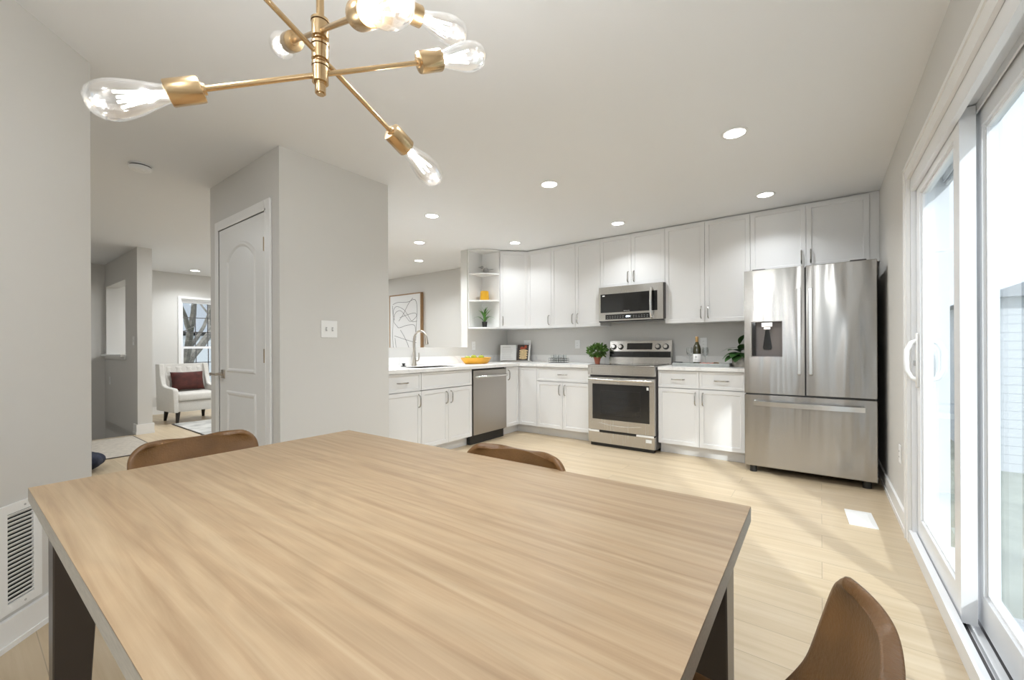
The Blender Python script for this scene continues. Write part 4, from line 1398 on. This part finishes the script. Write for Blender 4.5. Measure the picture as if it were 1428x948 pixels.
# shelf items
t = bird = thing('bird_figurine', 'small silver wire bird on the top open shelf', 'figurine', (-3.70, 4.37, 2.117))
b = MB().ball((0, 0, .038), .026, (1.0, 1.35, .95), 14, 10, M=Matrix.Rotation(R(45), 4, 'Z'))
Mb = Matrix.Rotation(R(-45), 4, 'Z')
b.build('bird_body', 'silver', parent=t)
MB().ball((-.024, -.024, .066), .014).cyl((-.034, -.034, .066), (-.05, -.05, .063), .004, .0008, seg=10).build('bird_head', 'silver', parent=t)
MB().leaf((.02, .02, .045), (.078, .078, .05), .010, n=5).build('bird_tail', 'silver', parent=t)
b = MB()
for s in (-1, 1):
    b.tube([(s * .008, -s * .008, .018), (s * .010, -s * .010, 0)], .002, 6).tube([(s * .010 - .012, -s * .010 - .012, .001), (s * .010 + .01, -s * .010 + .01, .001)], .0015, 6)
b.build('bird_legs', 'black_metal', parent=t)
for o in kids(bird):
    o.scale = (1.45, 1.45, 1.45)
t = MB().lathe([(0, 0), (.060, 0), (.062, .006), (.056, .10), (.052, .128), (.046, .132), (.044, .126), (.05, .09), (.054, .012), (0, .01)], seg=72, flute=lambda a: 1 + .025 * abs(math.cos(9 * a))).build('ribbed_vase', 'mustard')
t.location = (-3.70, 4.345, 1.752)
tag(t, 'ribbed mustard yellow vase on the middle open shelf', 'vase')
t = thing('potted_plant', 'spiky aloe in a small black pot on the bottom open shelf', 'plant', (-3.70, 4.345, 1.387))
MB().lathe([(0, 0), (.030, 0), (.036, .068), (.038, .07), (.038, .078), (.033, .078), (.032, .066), (0, .066)], seg=24).build('pot', 'black_plastic', parent=t)
b = MB()
rnd = random.Random(5)
for i in range(22):
    a = 2 * PI * i / 22 * 2.4 + rnd.uniform(-.2, .2)
    el = (R(72), R(55), R(34))[i % 3] + rnd.uniform(-.12, .12)
    L = (.205, .20, .16)[i % 3] * rnd.uniform(.9, 1.12)
    tip = Vector((math.cos(a) * math.cos(el) * L, math.sin(a) * math.cos(el) * L, .07 + math.sin(el) * L))
    if tip.x < -.105: tip.x = -.105
    if tip.y > .075: tip.y = .075
    b.leaf((math.cos(a) * .008, math.sin(a) * .008, .066), tip, .0125, bend=.16, n=6, fold=.3)
b.leaf((.006, .003, .066), (.155, .045, .115), .012, bend=.32, n=8, fold=.3).leaf((-.005, -.006, .066), (-.095, -.145, .115), .012, bend=.30, n=8, fold=.3)
b.build('spiky_leaves', 'aloe_green', parent=t)

# ------------------------------------------------------------------ living room
t = thing('framed_picture', 'tall abstract line drawing in a wood frame on the living room wall', 'picture', (-6.15, NW - .002, 1.0))
px0, px1, pz0, pz1 = -6.63, -5.73, .93, 2.11
MB().ring(px0, px1, pz0, pz1, px0 + .02, px1 - .02, pz0 + .02, pz1 - .02, NW - .062, NW - .002).build('frame', 'picture_frame_wood', parent=t, world=True, smooth=False)
cv = MB().box(px0 + .021, px1 - .021, NW - .056, NW - .02, pz0 + .021, pz1 - .021).build('canvas', 'canvas', parent=t, world=True, smooth=False)
def curve(pts, r=.0035):
    P = []
    n = len(pts)
    for i in range(n - 1):
        p0, p1, p2, p3 = (Vector(pts[max(0, min(n - 1, j))]) for j in (i - 1, i, i + 1, i + 2))
        for s in range(6):
            q = s / 6
            P.append(.5 * ((2 * p1) + (p2 - p0) * q + (2 * p0 - 5 * p1 + 4 * p2 - p3) * q * q + (3 * p1 - p0 - 3 * p2 + p3) * q ** 3))
    P.append(Vector(pts[-1]))
    return P
b = MB()
for ln in ([(.06, .90), (.25, .93), (.6, .92), (.85, .95), (.93, .80), (.90, .5), (.88, .25)],
           [(.12, .62), (.08, .78), (.2, .86), (.45, .80), (.6, .70), (.75, .58), (.92, .58)],
           [(.28, .60), (.45, .72), (.62, .88), (.78, .98)],
           [(.32, .66), (.6, .70), (.85, .72), (.9, .66), (.7, .58), (.55, .66), (.35, .78), (.15, .74), (.10, .60), (.2, .52), (.3, .48), (.6, .52), (.85, .50), (.86, .30)],
           [(.12, .34), (.4, .29), (.7, .24), (.9, .21)],
           [(.34, .44), (.5, .30), (.62, .16), (.66, .06), (.5, .02), (.25, .03), (.18, .14), (.14, .30)],
           [(.05, .88), (.07, .6), (.05, .35), (.08, .08)]):
    w3 = [(px0 + .05 + x * .80, NW - .0562, pz0 + .05 + z * 1.06) for x, z in ln]
    b.tube(curve(w3), .0035, 5)
b.build('drawn_lines', 'sketch_line', parent=cv, world=True, smooth=False)

t = thing('armchair', 'cream tufted accent armchair with dark legs by the far window', 'chair', (-7.98, 2.22, 0), R(95))
FX = .33
MB().box(-FX + .05, FX - .05, -.30, .24, .17, .33, .02, 2).build('seat_base', 'linen', parent=t)
MB().box(-FX + .055, FX - .055, -.335, .16, .33, .445, .03, 3).build('seat_cushion', 'linen', parent=t)
def tuft(u, v):
    x = -.27 + .54 * u
    z = .40 + .47 * v
    y = .17 + .09 * v
    d = 0
    for (a, c) in TB:
        d += .028 * math.exp(-(((x - a) / .035) ** 2 + ((z - c) / .035) ** 2))
    edge = min(u, 1 - u, v, 1 - v)
    return Vector((x, y + d - .03 * min(1, edge / .1), z))
TB = [(-.14, .56), (0, .56), (.14, .56), (-.07, .68), (.07, .68), (-.2, .68), (.2, .68), (-.14, .79), (0, .79), (.14, .79)]
bk = MB().grid(tuft, 40, 36).prism([(.145, .40), (.235, .40), (.33, .875), (.24, .875)], -.27, .27, M=Matrix(((0, 0, 1, 0), (1, 0, 0, 0), (0, 1, 0, 0), (0, 0, 0, 1)))).build('backrest', 'linen', parent=t)
for a, c in TB:
    MB().ball((a, .17 + .09 * (c - .40) / .47 - .003, c), .010, (1, .6, 1), 10, 8).build('button', 'linen', parent=bk)
side = [(-.33, .165), (.30, .165), (.345, .86), (.34, .878), (.20, .878), (.17, .70), (.10, .56), (.0, .535), (-.29, .52), (-.325, .49)]
for s in (-1, 1):
    MB().prism(side, min(s * FX, s * (FX - .065)), max(s * FX, s * (FX - .065)), M=Matrix(((0, 0, 1, 0), (1, 0, 0, 0), (0, 1, 0, 0), (0, 0, 0, 1))), bev=.012).build('arm', 'linen', parent=t)
for sx in (-1, 1):
    for y in (-.24, .17):
        MB().cyl((sx * .245, y, .17), (sx * .255, y + (.03 if y > 0 else 0), 0), .030, .019, seg=14).build('leg', 'espresso_wood', parent=t)
t = thing('throw_pillow', 'rust red velvet lumbar pillow on the armchair', 'pillow', (-8.02, 2.23, .45), R(95))
def pil(u, v):
    x, z = 2 * u - 1, 2 * v - 1
    return x, z
b = MB()
for sgn in (-1, 1):
    def g(u, v, sgn=sgn):
        x, z = 2 * u - 1, 2 * v - 1
        th = .065 * ((1 - x ** 4) * (1 - z ** 4)) ** .5
        pin = 1 - .07 * (1 - abs(x) ** 2) * abs(z) ** 3
        pin2 = 1 - .05 * (1 - abs(z) ** 2) * abs(x) ** 3
        return Matrix.Translation((0, .085, .155)) @ Matrix.Rotation(R(-14), 4, 'X') @ Vector((x * .22 * pin2, sgn * th, z * .15 * pin))
    b.grid(g, 22, 18)
bmesh.ops.remove_doubles(b.bm, verts=b.bm.verts[:], dist=.0005)
b.build('pillow_body', 'rust_velvet', parent=t)
# rugs
t = thing('area_rug', 'pale patterned rug in front of the armchair', 'rug', (-6.6, 3.0, 0))
MB().box(-1.05, 1.05, -1.08, 1.2, .0005, .010).build('pile', 'rug_grey', parent=t, smooth=False)
MB().ring(-1.065, 1.065, -1.095, 1.215, -1.05, 1.05, -1.08, 1.2, .0005, .0108, M=Matrix(((1, 0, 0, 0), (0, 0, 1, 0), (0, 1, 0, 0), (0, 0, 0, 1)))).build('binding', 'rug_binding', parent=t, smooth=False)
t = thing('hall_rug', 'beige woven rug at the top of the hall stairs', 'rug', (-6.4, .75, 0))
MB().box(-.62, .62, -1.0, .60, .0005, .009).build('pile', 'rug_beige', parent=t, smooth=False)
MB().ring(-.63, .63, -1.01, .61, -.62, .62, -1.0, .60, .0005, .0098, M=Matrix(((1, 0, 0, 0), (0, 0, 1, 0), (0, 1, 0, 0), (0, 0, 0, 1)))).build('binding', 'rug_binding', parent=t, smooth=False)
def cush(u, v):
    a = 2 * PI * u
    ph = PI * v
    r = .27 * math.sin(ph) ** .55 * (1 + .035 * math.sin(9 * a) * math.sin(ph) + .02 * math.sin(17 * a + 1))
    return Vector((r * math.cos(a), r * math.sin(a), .085 - .085 * math.cos(ph) * (1 if ph > PI / 2 else .98)))
b = MB().grid(cush, 64, 20)
bmesh.ops.remove_doubles(b.bm, verts=b.bm.verts[:], dist=.0008)
t = b.build('floor_cushion', 'navy_fabric')
t.location = (-5.42, .57, 0.001)
tag(t, 'navy blue wrinkled floor cushion behind the angled wall', 'cushion')

# ------------------------------------------------------------------ outside
struct('ground', MB().box(-40, 40, -30, 45, -1.6, -1.5), 'ground_grass', 'pale winter grass outside', 'ground')
b = MB()
for i in range(30):
    y = -1.5 + i * .143
    b.box(EW + .19, 4.2, y, y + .138, -.12, -.09)
struct('deck_floor', b, 'deck_board', 'pale grey deck boards outside the glass door', 'deck')
def rail(p0, p1, label):
    p0, p1 = Vector(p0), Vector(p1)
    d = p1 - p0
    n = max(2, round(d.length / .13))
    t = thing('deck_railing', label, 'railing', tuple(p0))
    o = Vector((0, 0, 0))
    ang = math.atan2(d.y, d.x)
    M_ = Matrix.Rotation(ang, 4, 'Z')
    L = d.length
    MB().box(0, L, -.04, .04, .92, .96, M=M_).build('top_rail', 'siding_trim', parent=t, smooth=False)
    MB().box(0, L, -.02, .02, .10, .14, M=M_).build('bottom_rail', 'siding_trim', parent=t, smooth=False)
    for i in range(n + 1):
        x = L * i / n
        w = .045 if i in (0, n) else .014
        MB().box(x - w, x + w, -w, w, 0 if i in (0, n) else .14, 1.0 if i in (0, n) else .92, M=M_).build('post' if i in (0, n) else 'baluster', 'siding_trim', parent=t, smooth=False)
rail((.66, 2.70 + .0, -.09), (4.15, 2.72, -.09), 'white deck railing across the far end of the deck') if False else None
def house(label, x0, x1, y0, y1, h, m):
    t = thing('neighbor_house', label, 'house', ((x0 + x1) / 2, (y0 + y1) / 2, -1.5))
    b = MB()
    nb = int(h / .18)
    for i in range(nb):
        b.box(x0 + .01, x1 - .01, y0 + .012 * 1, y1, -1.5 + i * .18, -1.5 + i * .18 + .18).box(x0, x1, y0, y1, -1.5 + i * .18, -1.5 + i * .18 + .172)
    b.build('siding', m, parent=t, world=True, smooth=False)
    xm = (x0 + x1) / 2
    MB().prism([(x0 - .3, h - 1.5), (x1 + .3, h - 1.5), (xm, h - 1.5 + (x1 - x0) * .22)], y0 - .3, y1 + .3, M=Matrix(((1, 0, 0, 0), (0, 0, 1, 0), (0, 1, 0, 0), (0, 0, 0, 1)))).build('roof', 'roof_grey', parent=t, world=True, smooth=False)
    for x in (x0 + (x1 - x0) * .3, x0 + (x1 - x0) * .7):
        w = MB().ring(x - .5, x + .5, -.3, 1.1, x - .42, x + .42, -.22, 1.02, y0 - .04, y0 + .02).build('window', 'siding_trim', parent=t, world=True, smooth=False)
        MB().box(x - .42, x + .42, y0 - .01, y0 + .0, -.22, 1.02).build('pane', 'roof_grey', parent=w, world=True, smooth=False)
house('pale grey sided house beyond the deck', 2.9, 9.5, 13.0, 18.0, 3.6, 'siding_grey')
house('pale house far across the yard behind the living room', -32.0, -24.0, 3.0, 9.0, 3.4, 'siding_grey')
def tree(label, x, y, h, seed, lean=(0, 0), leaves=0, thick=.024):
    rnd = random.Random(seed)
    t = thing('tree', label, 'tree', (x, y, -1.5), 0, 'trees outside')
    b = MB()
    tips = []
    def grow(p, d, L, r, lev):
        pts = [p]
        for i in range(4):
            d = (d + Vector((rnd.uniform(-.16, .16), rnd.uniform(-.16, .16), rnd.uniform(-.03, .1)))).normalized()
            pts.append(pts[-1] + d * L / 4)
        b.tube(pts, [r * (1 - .1 * i) for i in range(5)], 7 if lev < 2 else 4)
        if lev >= 4:
            tips.append(pts[-1]); return
        for i in range(3 if lev < 3 else 2):
            q = pts[-1 if i == 0 else rnd.choice((2, 3))]
            dd = (d + Vector((rnd.uniform(-.9, .9), rnd.uniform(-.9, .9), rnd.uniform(-.1, .6)))).normalized()
            grow(q, dd, L * rnd.uniform(.6, .78), r * .55, lev + 1)
    grow(Vector((0, 0, 0)), Vector((lean[0], lean[1], 1)).normalized(), h * .36, h * thick, 0)
    b.build('trunk', 'bark', parent=t)
    if leaves:
        b = MB()
        for p in tips:
            for i in range(leaves):
                q = p + Vector((rnd.gauss(0, .35), rnd.gauss(0, .35), rnd.gauss(0, .3)))
                b.leaf(q, q + Vector((rnd.uniform(-.2, .2), rnd.uniform(-.2, .2), rnd.uniform(-.1, .2))), .07, n=3)
        b.build('crown', 'far_leaves', parent=t)
tree('bare winter tree leaning outside the living room window', -12.6, 2.3, 7.5, 11, (0.05, .62))
tree('bare tree farther back outside the living room window', -17.5, 4.6, 8.0, 4, (0, -.1))
